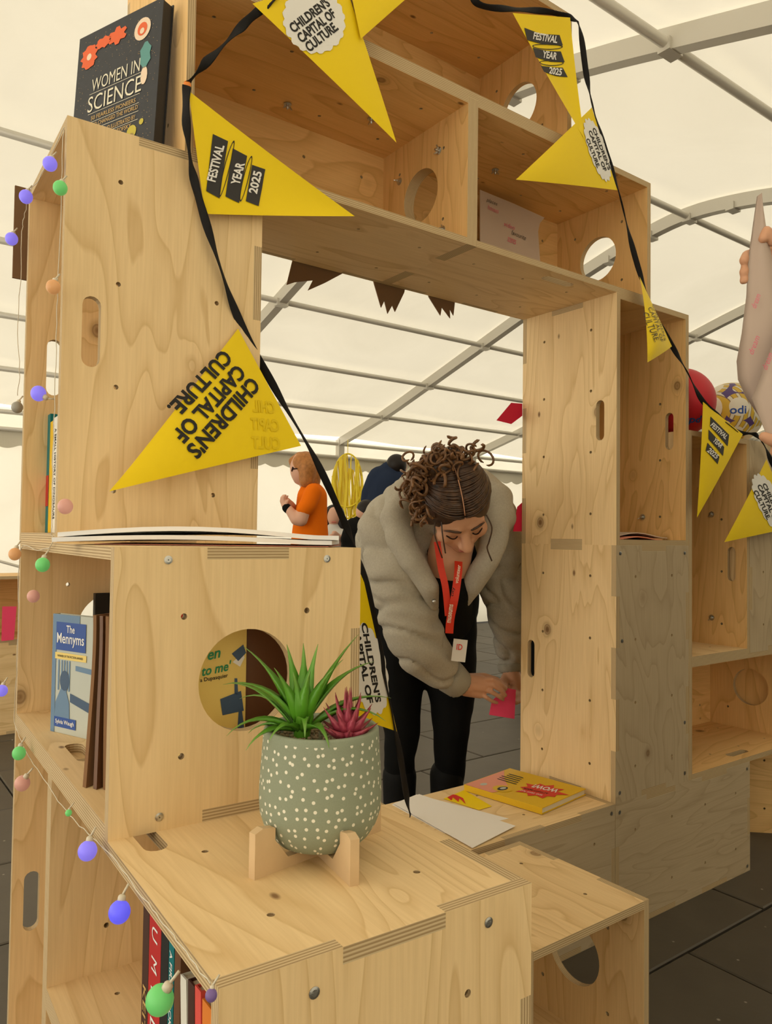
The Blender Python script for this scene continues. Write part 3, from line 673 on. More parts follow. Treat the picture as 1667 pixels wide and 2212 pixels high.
# loose sheets on the round-holed box
def sheet(name, label, cat, corners, m_, lift=None, n=10, thick=.0012, group=None):
    """a thin sheet through four corners (a, b, c, d) with an optional height function"""
    a, b, c, d = [Vector(q) for q in corners]; top = []
    for i in range(n + 1):
        for j in range(n + 1):
            u, w = i/n, j/n; p = (a*(1-u)+b*u)*(1-w) + (d*(1-u)+c*u)*w
            if lift: p = p + (lift(u, w) if isinstance(lift(u, w), Vector) else Vector((0, 0, lift(u, w))))
            top.append(p)
    nn = (b-a).cross(d-a).normalized(); N_ = len(top); vv = top + [p - nn*thick for p in top]; ff = []; k = n+1
    for i in range(n):
        for j in range(n):
            q = [i*k+j, (i+1)*k+j, (i+1)*k+j+1, i*k+j+1]; ff.append(q); ff.append([x+N_ for x in q[::-1]])
    rim = [i*k for i in range(k)] + [n*k+j for j in range(1, k)] + [i*k+n for i in range(n-1, -1, -1)] + [j for j in range(n-1, 0, -1)]
    for i in range(len(rim)):
        x, y = rim[i], rim[(i+1) % len(rim)]; ff.append([y, x, x+N_, y+N_])
    o = mesh_obj(name, vv, ff, MAT[m_], smooth=False)
    if label: tag(o, label, cat, group)
    return o
for k_, (dx, dz, m_, lab) in enumerate(((0, .0012, 'salmon', 'salmon card under white sheets on the round-holed box'), (.004, .0105, 'paper_white', 'lower white sheet bowing on the round-holed box'), (.012, .0185, 'paper_white', 'topmost white sheet bowing on the round-holed box'))):
    cs = [LOC(-.045+dx, .215, 1.2), LOC(.34+dx, .004-dx, 1.2), LOC(.47, .19, 1.2), LOC(.12+dx, .395, 1.2)]
    if k_ == 0: cs[0] = LOC(.02, .20, 1.2)
    sheet('paper_sheet', lab, 'paper', cs, m_, lambda u, w, dz=dz, k_=k_: dz + (.006*k_*math.sin(PI*min(1, u*1.1))*(1-.5*w)) + .0008, group='sheets on the round-holed box', thick=.007 if k_ else .001)
# threshold: white sheets, leaflets
mat('paper_cool', (.84, .80, .75, 1), .6, .3)
sheet('paper_sheet', 'upper white paper sheet lying on the threshold', 'paper', [PX(850, 1736, Z=.403), PX(1020, 1832, Z=.403), PX(1113, 1786, Z=.403), PX(905, 1716, Z=.403)], 'paper_cool', lambda u, w: .001 + .002*u*w, group='sheets on the threshold')
sheet('paper_sheet', 'lower white paper sheet peeking out on the threshold', 'paper', [PX(846, 1738, Z=.4008), PX(960, 1800, Z=.4008), PX(1098, 1768, Z=.4008), PX(900, 1716, Z=.4008)], 'paper_cool', None, thick=.0006, group='sheets on the threshold')
yl = sheet('leaflet', 'yellow leaflet half under the white sheet on the threshold', 'leaflet', [PX(958, 1726, Z=.4012), PX(1034, 1750, Z=.4012), PX(1062, 1742, Z=.4012), PX(1002, 1707, Z=.4012)], 'yellow', lambda u, w: .0008, thick=.0005)
star = [PX(*q, Z=.4032) for q in [(966, 1722), (975, 1729), (978, 1722), (990, 1732), (992, 1724), (1006, 1737), (1000, 1724), (985, 1717), (978, 1716)]]
mesh_obj('star_print', star, [list(range(len(star)))], MAT['red_ink'], yl)
wa, wb_, wc_, wd_ = [PX(*q, Z=.4215) - Vector((.03, 0, 0)) for q in ((1185, 1741), (1278, 1700), (1130, 1648), (1040, 1684))]
Uw = (wb_ - wa); Vw = (wd_ - wa); lw, lh = Uw.length, Vw.length; Uw.normalize(); Vw = (Vw - Uw*Vw.dot(Uw)).normalized()
yb, ybc = book('activity_book', 'yellow activity book with red starburst lying on the threshold', lw, lh, .0195, 'yellow_cover', wa, Uw, Vw)
yb['category'] = 'book'
art(ybc, 'salmon', [(0, lh*.62), (lw*.10, lh*.60), (lw*.22, lh*.66), (lw*.35, lh*.63), (lw*.55, lh*.80), (lw*.85, lh*.99), (.0, lh*.99)], .0007)
sb = []
for i in range(20):
    an = 2*PI*i/20; r_ = (.078 if i % 2 == 0 else .050)*random.uniform(.85, 1.15); sb.append((lw*.52 + r_*math.cos(an), lh*.30 + r_*1.0*math.sin(an)))
art(ybc, 'red_ink', sb, .0010)
line_text('lettering', ybc, MAT['white_print'], 'WOW!', Z3, UX, UY, (lw*.62, lh*.30), .085, .036, PI/2 + .15, bold=.03, lift=.0016)
line_text('lettering', ybc, MAT['black_print'], 'ACTIVITY BOOK', Z3, UX, UY, (lw*.45, lh*.33), .085, .014, PI/2 + .15, bold=.01, lift=.0016)
line_text('lettering', ybc, MAT['white_print'], 'READ  DRAW  PLAY', Z3, UX, UY, (lw*.35, lh*.33), .075, .011, PI/2 + .15, bold=.01, lift=.0016)
art(ybc, 'yellow_cover', circ(lw*.22, lh*.62, .032, 18), .0010); art(ybc, 'charcoal_print', circ(lw*.22, lh*.62, .022, 14, .014), .0013); art(ybc, 'pale_art', circ(lw*.23, lh*.62, .013, 12, .008), .0016); art(ybc, 'pale_art', circ(lw*.18, lh*.85, .014, 14, .01), .0011)
for i in range(5): art(ybc, 'charcoal_print', [(lw*(.48+.07*i), lh*(.60+.02*i)), (lw*(.48+.07*i)+.006, lh*(.60+.02*i)), (lw*(.48+.07*i)+.006, lh*(.86+.015*(i % 3))), (lw*(.48+.07*i), lh*(.86+.015*(i % 3)))], .0012)
# beige card in the right bridge box and pink papers in the right jamb
bp_ = [(1037, 420), (1120, 455), (1172, 470), (1165, 480), (1160, 500), (1168, 575), (1037, 545)]
lp = [PX(*q, Y=.30) for q in [(1037, 410), (1110, 440), (1176, 470), (1166, 482), (1162, 500), (1168, 590), (1037, 590)]]
lp = [Vector((max(q.x, XB-.8+.02), q.y, max(q.z, 2.019))) for q in lp]
mbp = MB().add(lp + [q + Vector((0, .003, 0)) for q in lp], [[0, 6, 5, 4, 3, 2, 1], [7, 8, 9, 10, 11, 12, 13]] + [[i, (i+1) % 7, (i+1) % 7+7, i+7] for i in range(7)])
card = mbp.build('paper_card', MAT['paper_beige']); tag(card, 'beige hand-written card standing in the right bridge box', 'paper')
for s_, c_, L_, m_ in (('places', (1062, 437), .05, 'charcoal_print'), ('houses', (1065, 452), .05, 'pink_ink'), ('video', (1100, 488), .05, 'pink_ink'), ('favourite', (1120, 508), .07, 'charcoal_print'), ('scenes', (1105, 520), .04, 'pink_ink')):
    q = PX(*c_, Y=.298); line_text('lettering', card, MAT[m_], s_, q, UX, UZ, (0, 0), L_, .016, -.05, bold=-.005, lift=.0008, shear=.3)
for k_, (z_, rz_, lab) in enumerate(((1.2195, .0, 'lower pinkish paper stack lying in the right jamb box'), (1.2265, .1, 'upper curled pinkish paper lying in the right jamb box'))):
    sheet('paper_sheet', lab, 'paper', [(.025, .03+.03*k_, z_), (.32+.03*k_, .05, z_), (.33, .30, z_), (.03, .32, z_)], 'paper_beige' if k_ else 'salmon', lambda u, w, k_=k_: (.010+.006*k_)*math.sin(PI*u)**2 + .004*w, thick=.003, group='papers in the right jamb')
# jagged cardboard fringe behind the bridge
for lab, pts in (('wide jagged brown card hanging behind the bridge beside the left tower', [(640, 560), (618, 616), (636, 610), (675, 606), (664, 628), (700, 612), (745, 588), (700, 575)]), ('middle jagged brown card hanging behind the bridge', [(800, 600), (806, 610), (822, 665), (829, 650), (836, 678), (846, 660), (852, 674), (872, 632), (868, 620)]), ('right jagged brown card hanging behind the bridge', [(915, 630), (925, 642), (950, 682), (953, 664), (971, 688), (970, 667), (978, 682), (981, 655), (970, 640)])):
    mbp = MB(); lp = [PX(x_, y_, Y=.408) for x_, y_ in pts]; lp = [(q.x, q.z) for q in lp]
    xs = sorted(lp, key=lambda q: q[0]); x0_, x1_ = lp[0][0], lp[-1][0]
    lp = [(x0_, 2.06)] + lp[1:-1] + [(x1_ + .02, 2.06)]
    o = mbp.prism(lp, (0, .405, 0), UX, UZ, -.003).build('card_fringe', MAT['cardboard']); tag(o, lab, 'cardboard', 'jagged card fringes')
# cardboard flap beyond the left tower
q0, q1_ = PX(30, 405, Y=.47), PX(66, 405, Y=.47); zb = PX(30, 604, Y=.47).z
o = MB().box((q0.x, .455, zb), (q1_.x + .06, .461, q0.z)).build('cardboard_sheet', MAT['cardboard']); tag(o, 'brown cardboard sheet showing behind the left tower', 'cardboard')
# sticky notes
def note(lab, pts, m_, Y=None, D=None, txt=False, parent=None):
    ps = [PX(*q, Y=Y) if Y is not None else PX(*q, D=D) for q in pts]; n = (ps[1]-ps[0]).cross(ps[-1]-ps[0]).normalized()*.0006; k = len(ps)
    o = mesh_obj('sticky_note', ps + [p+n for p in ps], [list(range(k))[::-1], list(range(k, 2*k))] + [[i, (i+1) % k, (i+1) % k+k, i+k] for i in range(k)], MAT[m_]); tag(o, lab, 'note', 'sticky notes'); return o
note('red sticky note jutting from the far side of the right jamb, upper', [(1072, 908), (1104, 870), (1128, 872), (1128, 898), (1104, 916)], 'red_note', Y=.404)
note('red sticky note jutting from the far side of the right jamb, lower', [(1108, 1148), (1117, 1095), (1128, 1085), (1128, 1148)], 'red_note', Y=.404)
note('hot pink sticky note on the distant box at far left', [(5, 1310), (36, 1310), (30, 1382), (3, 1385)], 'pink_note', Y=3.53)

# ------------------------------------------------------------------ potted succulents on their stand
def pot_mat():
    m = bpy.data.materials.new('speckled_sage'); m.use_nodes = True; t = NT(m); b = m.node_tree.nodes['Principled BSDF']
    uv = t.n('UVMap'); vo = t.n('TexVoronoi'); vo.voronoi_dimensions = '2D'; vo.inputs['Scale'].default_value = 78; vo.inputs['Randomness'].default_value = .75; t.l(uv.outputs[0], vo.inputs['Vector'])
    d = t.ramp(vo.outputs['Distance'], [(0, 1.), (.15, 1.), (.19, 0.)])
    nz = t.n('TexNoise'); nz.inputs['Scale'].default_value = 500; t.l(uv.outputs[0], nz.inputs['Vector'])
    c = t.mix(nz.outputs['Fac'], (.235, .265, .185, 1), (.285, .315, .225, 1)); sep = t.n('SeparateXYZ'); t.l(uv.outputs[0], sep.inputs[0])
    ok = t.math('MULTIPLY', t.math('LESS_THAN', sep.outputs[1], .144), 1.0)
    c = t.mix(t.math('MULTIPLY', d, ok), c, (.78, .74, .60, 1)); t.l(c, b.inputs['Base Color']); b.inputs['Roughness'].default_value = .75; b.inputs['Specular IOR Level'].default_value = .2
    MAT['speckled_sage'] = m
pot_mat()
PC = LOC(.226, -.184, .8)
pot = empty('potted_succulents', PC + Vector((0, 0, .014))); tag(pot, 'sage green pot with white dots holding a green and a crimson succulent', 'potted plant')
prof = [(.030, 0), (.044, .001), (.056, .006), (.066, .016), (.0745, .030), (.0795, .045), (.0808, .060), (.0805, .082), (.0788, .110), (.0768, .140), (.0762, .150), (.0745, .1525), (.0700, .1525), (.0685, .149), (.0682, .138), (.02, .137), (.0005, .137)]
vv, ff, uvs = [], [], []; n_ = 64
for r_, z_ in prof: vv += [(r_*math.cos(2*PI*j/n_), r_*math.sin(2*PI*j/n_), z_) for j in range(n_)]
for i in range(len(prof)-1):
    for j in range(n_):
        j2 = (j+1) % n_; ff.append([i*n_+j, i*n_+j2, (i+1)*n_+j2, (i+1)*n_+j])
        a0, a1 = .08*2*PI*j/n_, .08*2*PI*(j+1)/n_; z0, z1 = prof[i][1], prof[i+1][1]
        if i > 9: z0 = z1 = .1495
        uvs += [(a0, z0), (a1, z0), (a1, z1), (a0, z1)]
ff.append(list(range(n_))[::-1]); uvs += [(0, .1495)]*n_
mesh_obj('pot', vv, ff, MAT['speckled_sage'], pot, uvs=uvs, smooth=True)
mat('gravel', (.34, .25, .15, 1), .8, .2, var=.75, vscale=60)
gm = MB()
for i in range(330):
    a_ = random.uniform(0, 2*PI); r_ = .064*math.sqrt(random.random()); s_ = random.uniform(.002, .0042)
    gm.ell((r_*math.cos(a_), r_*math.sin(a_), .1405+random.uniform(0, .0035)), (s_, s_*random.uniform(.6, 1), s_*.6), Matrix.Rotation(random.uniform(0, 3), 3, 'Z'), 6, 4)
o = gm.build('gravel', MAT['gravel'], pot); tag(o, kind='stuff')
def leaf_mat(name, a, b, pos=.09):
    m = bpy.data.materials.new(name); m.use_nodes = True; t = NT(m); bs = m.node_tree.nodes['Principled BSDF']; uv = t.n('UVMap'); sep = t.n('SeparateXYZ'); t.l(uv.outputs[0], sep.inputs[0])
    t.l(t.ramp(sep.outputs[1], [(0, a), (.6, a), (1, b)]), bs.inputs['Base Color']); bs.inputs['Roughness'].default_value = .38; bs.inputs['Subsurface Weight'].default_value = 0.0; MAT[name] = m
leaf_mat('leaf_green', (.10, .30, .018, 1), (.20, .36, .07, 1)); leaf_mat('leaf_crimson', (.42, .06, .10, 1), (.32, .05, .055, 1))
def leaf(parent, base, az, el0, el1, L, w, m_, thick=.35, n=9, sweep=0):
    """a channelled, pointed blade that starts at elevation el0 and arches to el1"""
    vv, ff, uvs = [], [], []; p = Vector(base); ds = L/n
    for i in range(n+1):
        t = i/n; el = el0 + (el1-el0)*t**1.2; a = az + sweep*t; d = Vector((math.cos(a)*math.cos(el), math.sin(a)*math.cos(el), math.sin(el)))
        s = Vector((-math.sin(a), math.cos(a), 0)); nn = s.cross(d)*-1
        wd_ = w*(1-t**1.7)*(.75+.5*math.sin(PI*min(1, t*1.5)))*.8 + .0003
        vv += [p + s*wd_ + nn*wd_*.35, p - nn*wd_*thick*.2, p - s*wd_ + nn*wd_*.35, p - nn*wd_*(thick+.2)]
        p = p + d*ds
    for i in range(n):
        for j in range(4): ff.append([i*4+j, i*4+(j+1) % 4, (i+1)*4+(j+1) % 4, (i+1)*4+j]); uvs += [(0, i/n), (0, i/n), (0, (i+1)/n), (0, (i+1)/n)]
    ff += [[3, 2, 1, 0], [n*4, n*4+1, n*4+2, n*4+3]]; uvs += [(0, 0)]*4 + [(0, 1)]*4
    return mesh_obj('leaf', vv, ff, MAT[m_], parent, uvs=uvs, smooth=True)
gc = Vector((-.028, .004, .139)); gp = empty('green_succulent', gc, 0, pot)
for k in range(1): MB().capsule((0, 0, 0), .010, (.002, 0, .028), .014, 12).build('stem', MAT['leaf_green'], gp, True)
va = math.atan2(RGT.y, RGT.x)    # direction of image right in plan
for da, e0, e1, L, w in ((.25, 1.2, .75, .128, .0075), (.5, 1.0, .1, .120, .0075), (.05, .8, -.3, .120, .007), (-.15, .75, -.7, .115, .0065), (.75, 1.1, .3, .1, .008), (3.0, 1.15, .55, .118, .0085), (3.3, 1.0, -.35, .112, .007), (2.8, .85, -.2, .120, .0075), (3.5, .6, -.9, .098, .0065), (2.6, .9, -.6, .105, .007), (3.75, .35, -1.0, .08, .006), (4.3, .7, -1.1, .07, .006), (4.9, .9, -1.0, .085, .0075), (5.3, .6, -1.1, .08, .007), (1.6, 1.3, .7, .105, .008), (2.1, 1.25, .5, .110, .008), (1.2, 1.35, .9, .1, .008), (3.9, 1.25, .75, .085, .0095), (5.0, 1.3, .9, .078, .0095), (5.7, 1.2, .65, .09, .0095), (4.5, 1.35, 1.1, .07, .011), (2.9, .3, -.9, .075, .006)):
    leaf(gp, (.008*math.cos(va+da), .008*math.sin(va+da), .012 + .012*(e0 > .9)), va+da, e0, e1, L*1.02, w*1.35, 'leaf_green', sweep=random.uniform(-.3, .3))
rc = RGT.copy(); rc.z = 0; rc.normalize(); bk = Vector((rc.y, -rc.x, 0))
rp = empty('crimson_succulent', rc*.036 + bk*.024 + Vector((0, 0, .141)), 0, pot)
for ring, (nn_, el, L, w) in enumerate(((9, .35, .044, .0085), (8, .75, .05, .0085), (6, 1.1, .053, .0075), (4, 1.4, .055, .006))):
    for k in range(nn_): leaf(rp, (0, 0, .004+.003*ring), 2*PI*k/nn_ + ring*.5, el, el+.25, L, w, 'leaf_crimson', .8, 6)
mat('stand_wood', (.62, .44, .25, 1), .6, .2, var=.12, vscale=25)
stand = empty('plant_stand', PC); tag(stand, 'crossed pale wooden stand under the dotted plant pot', 'plant stand')
for k, (dx_, dy_) in enumerate((LV(.108, .024, 0).xy, LV(-.012, -.107, 0).xy)):
    d = Vector((dx_, dy_, 0)); L = d.length; d.normalize()
    lp = [(-L, 0), (L, 0), (L, .055), (L-.012, .059), (L-.031, .055), (L-.031, .040), (L-.052, .0135), (-L+.052, .0135), (-L+.031, .040), (-L+.031, .055), (-L+.012, .059), (-L, .055)]
    if k: lp = [(a, b) for a, b in lp]
    s_ = d.cross(UZ)*.006
    MB().prism(lp, -s_ if k else -s_ , d, UZ, .012).build('cross_board', MAT['stand_wood'], stand)

# ------------------------------------------------------------------ string of fairy lights
for n_, c_, e_ in (('bulb_violet', (.25, .2, .9), 1.1), ('bulb_blue', (.13, .12, .95), 1.2), ('bulb_green', (.2, .75, .2), .45), ('bulb_orange', (.85, .42, .16), .45), ('bulb_pink', (.85, .42, .32), .35), ('bulb_white', (.55, .52, .44), 0), ('bulb_purple', (.25, .15, .4), .2)): mat(n_, tuple(q*.6 for q in c_)+(1,), .4, .4, emit=c_+(1,), estr=e_*.55).cycles.emission_sampling = 'NONE'
mat('cable_clear', (.62, .55, .42, 1), .3, .5)
fs = empty('fairy_lights', LOC(-.012, .4, 1.2)); tag(fs, 'string of small coloured globe lights taped along the left box edges', 'fairy lights')
FO = fs.location.copy()
def LX(px, py, off=-.006): q = on_lx(px, py, off); return LM @ q
def TX(px, py, off=-.012): return PX(px, py, X=XL + off)
def cable(pts, r=.0008):
    pts = smooth_path(pts, 5); rnd = [p + Vector((random.uniform(-1, 1), random.uniform(-1, 1), random.uniform(-1, 1)))*.0012 - FO for p in pts]
    MB().tube(rnd, r, 5).build('cable', MAT['cable_clear'], fs, True)
cable([TX(*q) for q in ((138, 275), (112, 330), (85, 385), (66, 412), (62, 440))]); cable([TX(*q) for q in ((137, 280), (133, 400), (126, 600), (122, 700), (119, 850), (114, 1000), (113, 1095), (112, 1155))])
cable([TX(*q, -.02) for q in ((62, 425), (52, 470), (48, 500), (45, 600), (38, 700), (42, 800), (38, 855))]); cable([TX(112, 1155), LX(110, 1180), LX(80, 1188), LX(45, 1185), LX(40, 1290), LX(38, 1400), LX(34, 1490), LX(32, 1560), LX(50, 1612), LX(80, 1660), LX(120, 1720), LX(150, 1760), LX(190, 1800), LX(235, 1842), LX(275, 1893), LX(330, 1964), LX(360, 2003), LX(400, 2055), LX(452, 2122)])
bulb0 = {}
for px, py, rr, m_, on in ((108, 354, 15, 'bulb_violet', 't'), (130, 406, 15, 'bulb_green', 't'), (56, 425, 14, 'bulb_violet', 't'), (25, 516, 13, 'bulb_violet', 't'), (115, 620, 15, 'bulb_orange', 't'), (37, 880, 12, 'bulb_white', 't'), (83, 850, 16, 'bulb_violet', 't'), (141, 1094, 16, 'bulb_pink', 't'), (32, 1197, 13, 'bulb_orange', 'l'), (92, 1220, 15, 'bulb_green', 'l'), (72, 1288, 13, 'bulb_pink', 'l'), (4, 1492, 12, 'bulb_violet', 'l'), (41, 1627, 14, 'bulb_green', 'l'), (48, 1692, 16, 'bulb_pink', 'l'), (148, 1756, 7, 'bulb_green', 'l'), (189, 1838, 20, 'bulb_violet', 'l'), (258, 1970, 23, 'bulb_blue', 'l'), (345, 2160, 30, 'bulb_green', 'l'), (456, 2150, 13, 'bulb_purple', 'l')):
    p = (TX if on == 't' else LX)(px, py, -.024); dep = (p - CAM).dot(FWD); r_ = rr*dep/FPX
    g = empty('bulb', p - FO, 0, fs)
    MB().ell((0, 0, 0), (r_, r_, r_*1.06), None, 20, 12).build('globe', MAT[m_], g, True)
    ax = Vector((.25, .25, 1)).normalized()
    if (px, py) in ((141, 1094), (83, 850)): ax = Vector((.5, -.4, -.35)).normalized() if px == 83 else Vector((0, .9, .1)).normalized()
    if (px, py) in ((345, 2160), (48, 1692)): ax = Vector((.35, -.35, .85)).normalized()
    if (px, py) == (72, 1288): ax = Vector((-.1, 1, .1)).normalized()
    MB().tube([ax*r_*.8, ax*r_*1.35, ax*r_*1.5], [r_*.42, r_*.36, r_*.2], 10).tube([ax*r_*1.4, ax*r_*2.0 + Vector((.006, 0, .004))], r_*.08+.0006, 5).build('socket', MAT['cable_clear'], g, True)

# ------------------------------------------------------------------ bunting
bunt = empty('bunting', (XB-1.6, -.02, 2.14)); tag(bunt, 'string of yellow printed pennants on black tape draped over the plywood arch', 'bunting')
BO = bunt.location.copy()
def ribbon(pts, w=.0085, tw=1.2):
    pts = smooth_path(pts, 8); n = len(pts)
    MB().tube([p - BO for p in pts], w, 8, ry=.0018, up=tuple(UPV*0 + Vector((.8, -.1, .5))), twist=[tw*math.sin(i*.33)*.8 for i in range(n)]).build('tape', MAT['ribbon_black'], bunt, True)
pend = PX(886, 1762, Z=.408)
pin = PX(403, 185, Y=-.012)
Lr = [(403, 185), (402, 260), (412, 350), (430, 430), (470, 560), (520, 700), (600, 850), (680, 990), (740, 1120), (768, 1185), (800, 1300), (835, 1480), (862, 1620), (878, 1720), (886, 1764)]
def ly(py): return -.03 + (pend.y + .03) * max(0, (py - 500) / (1762 - 500))**1.6
ribbon([PX(x, y, Y=ly(y)) for x, y in Lr[:-1]] + [pend], .009)
ribbon([pin] + [PX(x, y, Y=-.03) for x, y in ((440, 140), (500, 80), (545, 35), (590, 0), (660, -60), (740, -95))], .0095)
ribbon([PX(x, y, Y=-.03) for x, y in ((740, -95), (900, -70), (1000, -20), (1040, 12), (1110, 20), (1180, 25), (1236, 40), (1252, 62), (1266, 160), (1280, 230), (1305, 320), (1335, 410), (1362, 520), (1385, 600), (1415, 680), (1450, 745), (1482, 800), (1517, 866), (1560, 905), (1600, 935), (1630, 938), (1650, 962), (1668, 1002), (1690, 1040))], .0085)
MB().ell(pin - BO + Vector((0, -.004, 0)), (.008, .005, .008)).build('drawing_pin', MAT['pin_orange'], bunt, True)
def tri_bary(p, a, b, c):
    d = (b[1]-c[1])*(a[0]-c[0]) + (c[0]-b[0])*(a[1]-c[1])
    l0 = ((b[1]-c[1])*(p[0]-c[0]) + (c[0]-b[0])*(p[1]-c[1]))/d; l1 = ((c[1]-a[1])*(p[0]-c[0]) + (a[0]-c[0])*(p[1]-c[1]))/d
    return l0, l1, 1-l0-l1
class Flag:
    def __init__(s, A, B, Tp, YA=-.033, YB_=-.033, YT=-.05, bulge=.02, wave=0., n=14, m_='yellow', curl=0):
        s.px = (A, B, Tp); s.P = [PX(*A, Y=YA), PX(*B, Y=YB_), PX(*Tp, Y=YT)]; s.b = bulge; s.w = wave; s.curl = curl
        s.N = (s.P[1]-s.P[0]).cross(s.P[2]-s.P[0]).normalized()
        if s.N.dot(CAM - s.P[0]) < 0: s.N = -s.N
        vv, ff, idx = [], [], {}
        for i in range(n+1):
            for j in range(n+1-i): idx[i, j] = len(vv); vv.append(s.S(1-(i+j)/n, j/n, i/n) - BO)
        for i in range(n):
            for j in range(n-i):
                ff.append([idx[i, j], idx[i, j+1], idx[i+1, j]])
                if i+j < n-1: ff.append([idx[i, j+1], idx[i+1, j+1], idx[i+1, j]])
        s.o = mesh_obj('pennant', vv, ff, MAT[m_], bunt, smooth=True)
    def S(s, a, b, c, lift=0):
        p = s.P[0]*a + s.P[1]*b + s.P[2]*c
        return p + s.N*(s.b*4*c*(1-c)*(.35+.65*4*max(a, 0)*max(b, 0)/max((a+b)**2, 1e-6)) + s.w*math.sin(c*PI*1.7)*(a-b) - s.curl*max(0, c-.8)**2*12 + lift)
    def at(s, x, y, lift=.0015): return s.S(*tri_bary((x, y), *s.px), lift) - BO
    def text(s, st, c, ang, L, h, m_='black_print', bold=.035, shear=0., lift=.0022, mirror=False):
        v, f, _ = text_geo(st, bold, shear=shear); ca, sa = math.cos(ang), math.sin(ang)
        def fn(a, b):
            x, y = a*L*(-1 if mirror else 1), -b*h; return s.at(c[0]+x*ca-y*sa, c[1]+x*sa+y*ca, lift)
        print_on('lettering', s.o, MAT[m_], (v, f), fn)
    def poly(s, name, pts, m_, lift=.0015):
        # fine triangles so that the print follows the cloth
        tri = tessellate_polygon([[Vector((x, y, 0)) for x, y in pts]]); vv, ff = [], []
        def sub(a, b, c, k):
            if k == 0: n0 = len(vv); vv.extend([s.at(*q, lift) for q in (a, b, c)]); ff.append([n0, n0+1, n0+2]); return
            ab, bc, ca = [((p[0]+q[0])/2, (p[1]+q[1])/2) for p, q in ((a, b), (b, c), (c, a))]
            for q in ((a, ab, ca), (ab, b, bc), (ca, bc, c), (ab, bc, ca)): sub(*q, k-1)
        for q in tri: sub(*[pts[i] for i in q], 2)
        mesh_obj(name, vv, ff, MAT[m_], s.o)
    def badge(s, c, rx, ry, ang, k=18):
        ca, sa = math.cos(ang), math.sin(ang); pts = []
        for x, y in circ(0, 0, rx, 72, ry, .09, k): pts.append((c[0]+x*ca-y*sa, c[1]+x*sa+y*ca))
        s.poly('badge', pts, 'white_print')
    def loop(s, c, ang, rx, ry):
        ca, sa = math.cos(ang), math.sin(ang); o1 = circ(0, 0, rx, 28, ry); o2 = circ(0, 0, rx*.93, 28, ry*.72)
        v2 = [s.at(c[0]+x*ca-y*sa, c[1]+x*sa+y*ca, .0016) for x, y in o1+o2]; mesh_obj('band_outline', v2, [[i, (i+1) % 28, 28+(i+1) % 28, 28+i] for i in range(28)], MAT['black_print'], s.o)
def festival(F, bands, ang, hgt):
    for st, q, c, L in bands:
        F.poly('band', q, 'charcoal_print'); F.text(st, c, ang, L, hgt, 'white_print', .03, lift=.0026)
# beside the left tower
F1 = Flag((407, 196), (442, 462), (766, 467), bulge=-.012, YT=-.06)
a1 = math.atan2(-83, 18)
festival(F1, [('FESTIVAL', [(456, 285), (487, 298), (479, 360), (471, 427), (444, 412), (450, 350)], (462, 349), 84), ('YEAR', [(497, 313), (527, 328), (519, 385), (511, 436), (483, 422), (490, 370)], (508, 369), 52), ('2025', [(538, 347), (566, 356), (560, 400), (552, 442), (525, 431), (532, 390)], (545, 387), 52)], a1, 19)
F1.loop((485, 360), a1, 66, 6); F1.loop((525, 380), a1, 54, 6)
F2 = Flag((514, 710), (650, 963), (240, 1060), YA=ly(710)-.004, YB_=ly(963)-.06, YT=-.075, bulge=.012, curl=.02)
a2 = math.atan2(160, -150)
F2.text("CHILDREN'S", (468, 908), a2, 226, 36); F2.text('CAPITAL OF', (439, 880), a2, 217, 33); F2.text('CULTURE.', (422, 838), a2, 183, 33)
for k_, s_ in enumerate(('CHIL', 'CAPIT', 'CULT')): F2.text(s_, (560, 880 + 40*k_), 0, 70 if k_ else 55, 28, 'ghost_print', mirror=True, lift=.0014)
F3 = Flag((777, 1215), (857, 1580), (560, 1480), YA=ly(1215), YB_=ly(1580), YT=.10, bulge=.0)
F3.badge((790, 1440), 42, 95, -.18, 16); F3.text("CHILDREN'S", (796, 1425), 1.40, 175, 15); F3.text('CAPITAL OF', (776, 1427), 1.40, 175, 15)
# over the bridge
F4 = Flag((545, 8), (738, -55), (856, 308), bulge=.006)
F4.badge((672, 42), 62, 66, -.6, 20)
a4 = math.atan2(-55, 80); F4.text("CHILDREN'S", (661, 32), a4, 100, 22); F4.text('CAPITAL OF', (675, 54), a4, 95, 22); F4.text('CULTURE.', (685, 77), a4, 80, 22)
F5 = Flag((735, -110), (925, -45), (779, 84), bulge=.004)
F6 = Flag((1107, 28), (1231, 38), (1262, 300), bulge=-.008)
festival(F6, [('FESTIVAL', [(1131, 58), (1165, 70), (1208, 74), (1216, 96), (1175, 92), (1137, 83)], (1177, 79), 54), ('YEAR', [(1149, 99), (1180, 105), (1212, 108), (1221, 131), (1190, 128), (1155, 119)], (1187, 115), 33), ('2025', [(1166, 137), (1195, 140), (1217, 142), (1228, 163), (1200, 158), (1173, 150)], (1200, 149), 30)], .18, 15)
F6.loop((1182, 97), .05, 34, 6); F6.loop((1191, 131), .05, 28, 6)
F7 = Flag((1278, 232), (1333, 411), (1114, 388), bulge=.008, YT=-.08)
F7.badge((1286, 325), 66, 22, 1.25, 18); a7 = math.atan2(90, 36)
F7.text("CHILDREN'S", (1296, 322), a7, 96, 9); F7.text('CAPITAL OF', (1285, 327), a7, 92, 9); F7.text('CULTURE.', (1273, 333), a7, 66, 9)
F8 = Flag((1381, 597), (1451, 748), (1398, 783), bulge=.02, YT=-.12)
for k_, (s_, c_, L_) in enumerate((("CHILDREN'S", (1415, 700), 82), ('CAPITAL OF', (1405, 706), 78), ('CULTURE.', (1396, 712), 66))): F8.text(s_, c_, math.atan2(90, 25), L_, 8, 'charcoal_print', bold=-.005, mirror=False)
F9 = Flag((1518, 868), (1604, 938), (1505, 1118), bulge=.006)
a9 = math.atan2(40, 42)
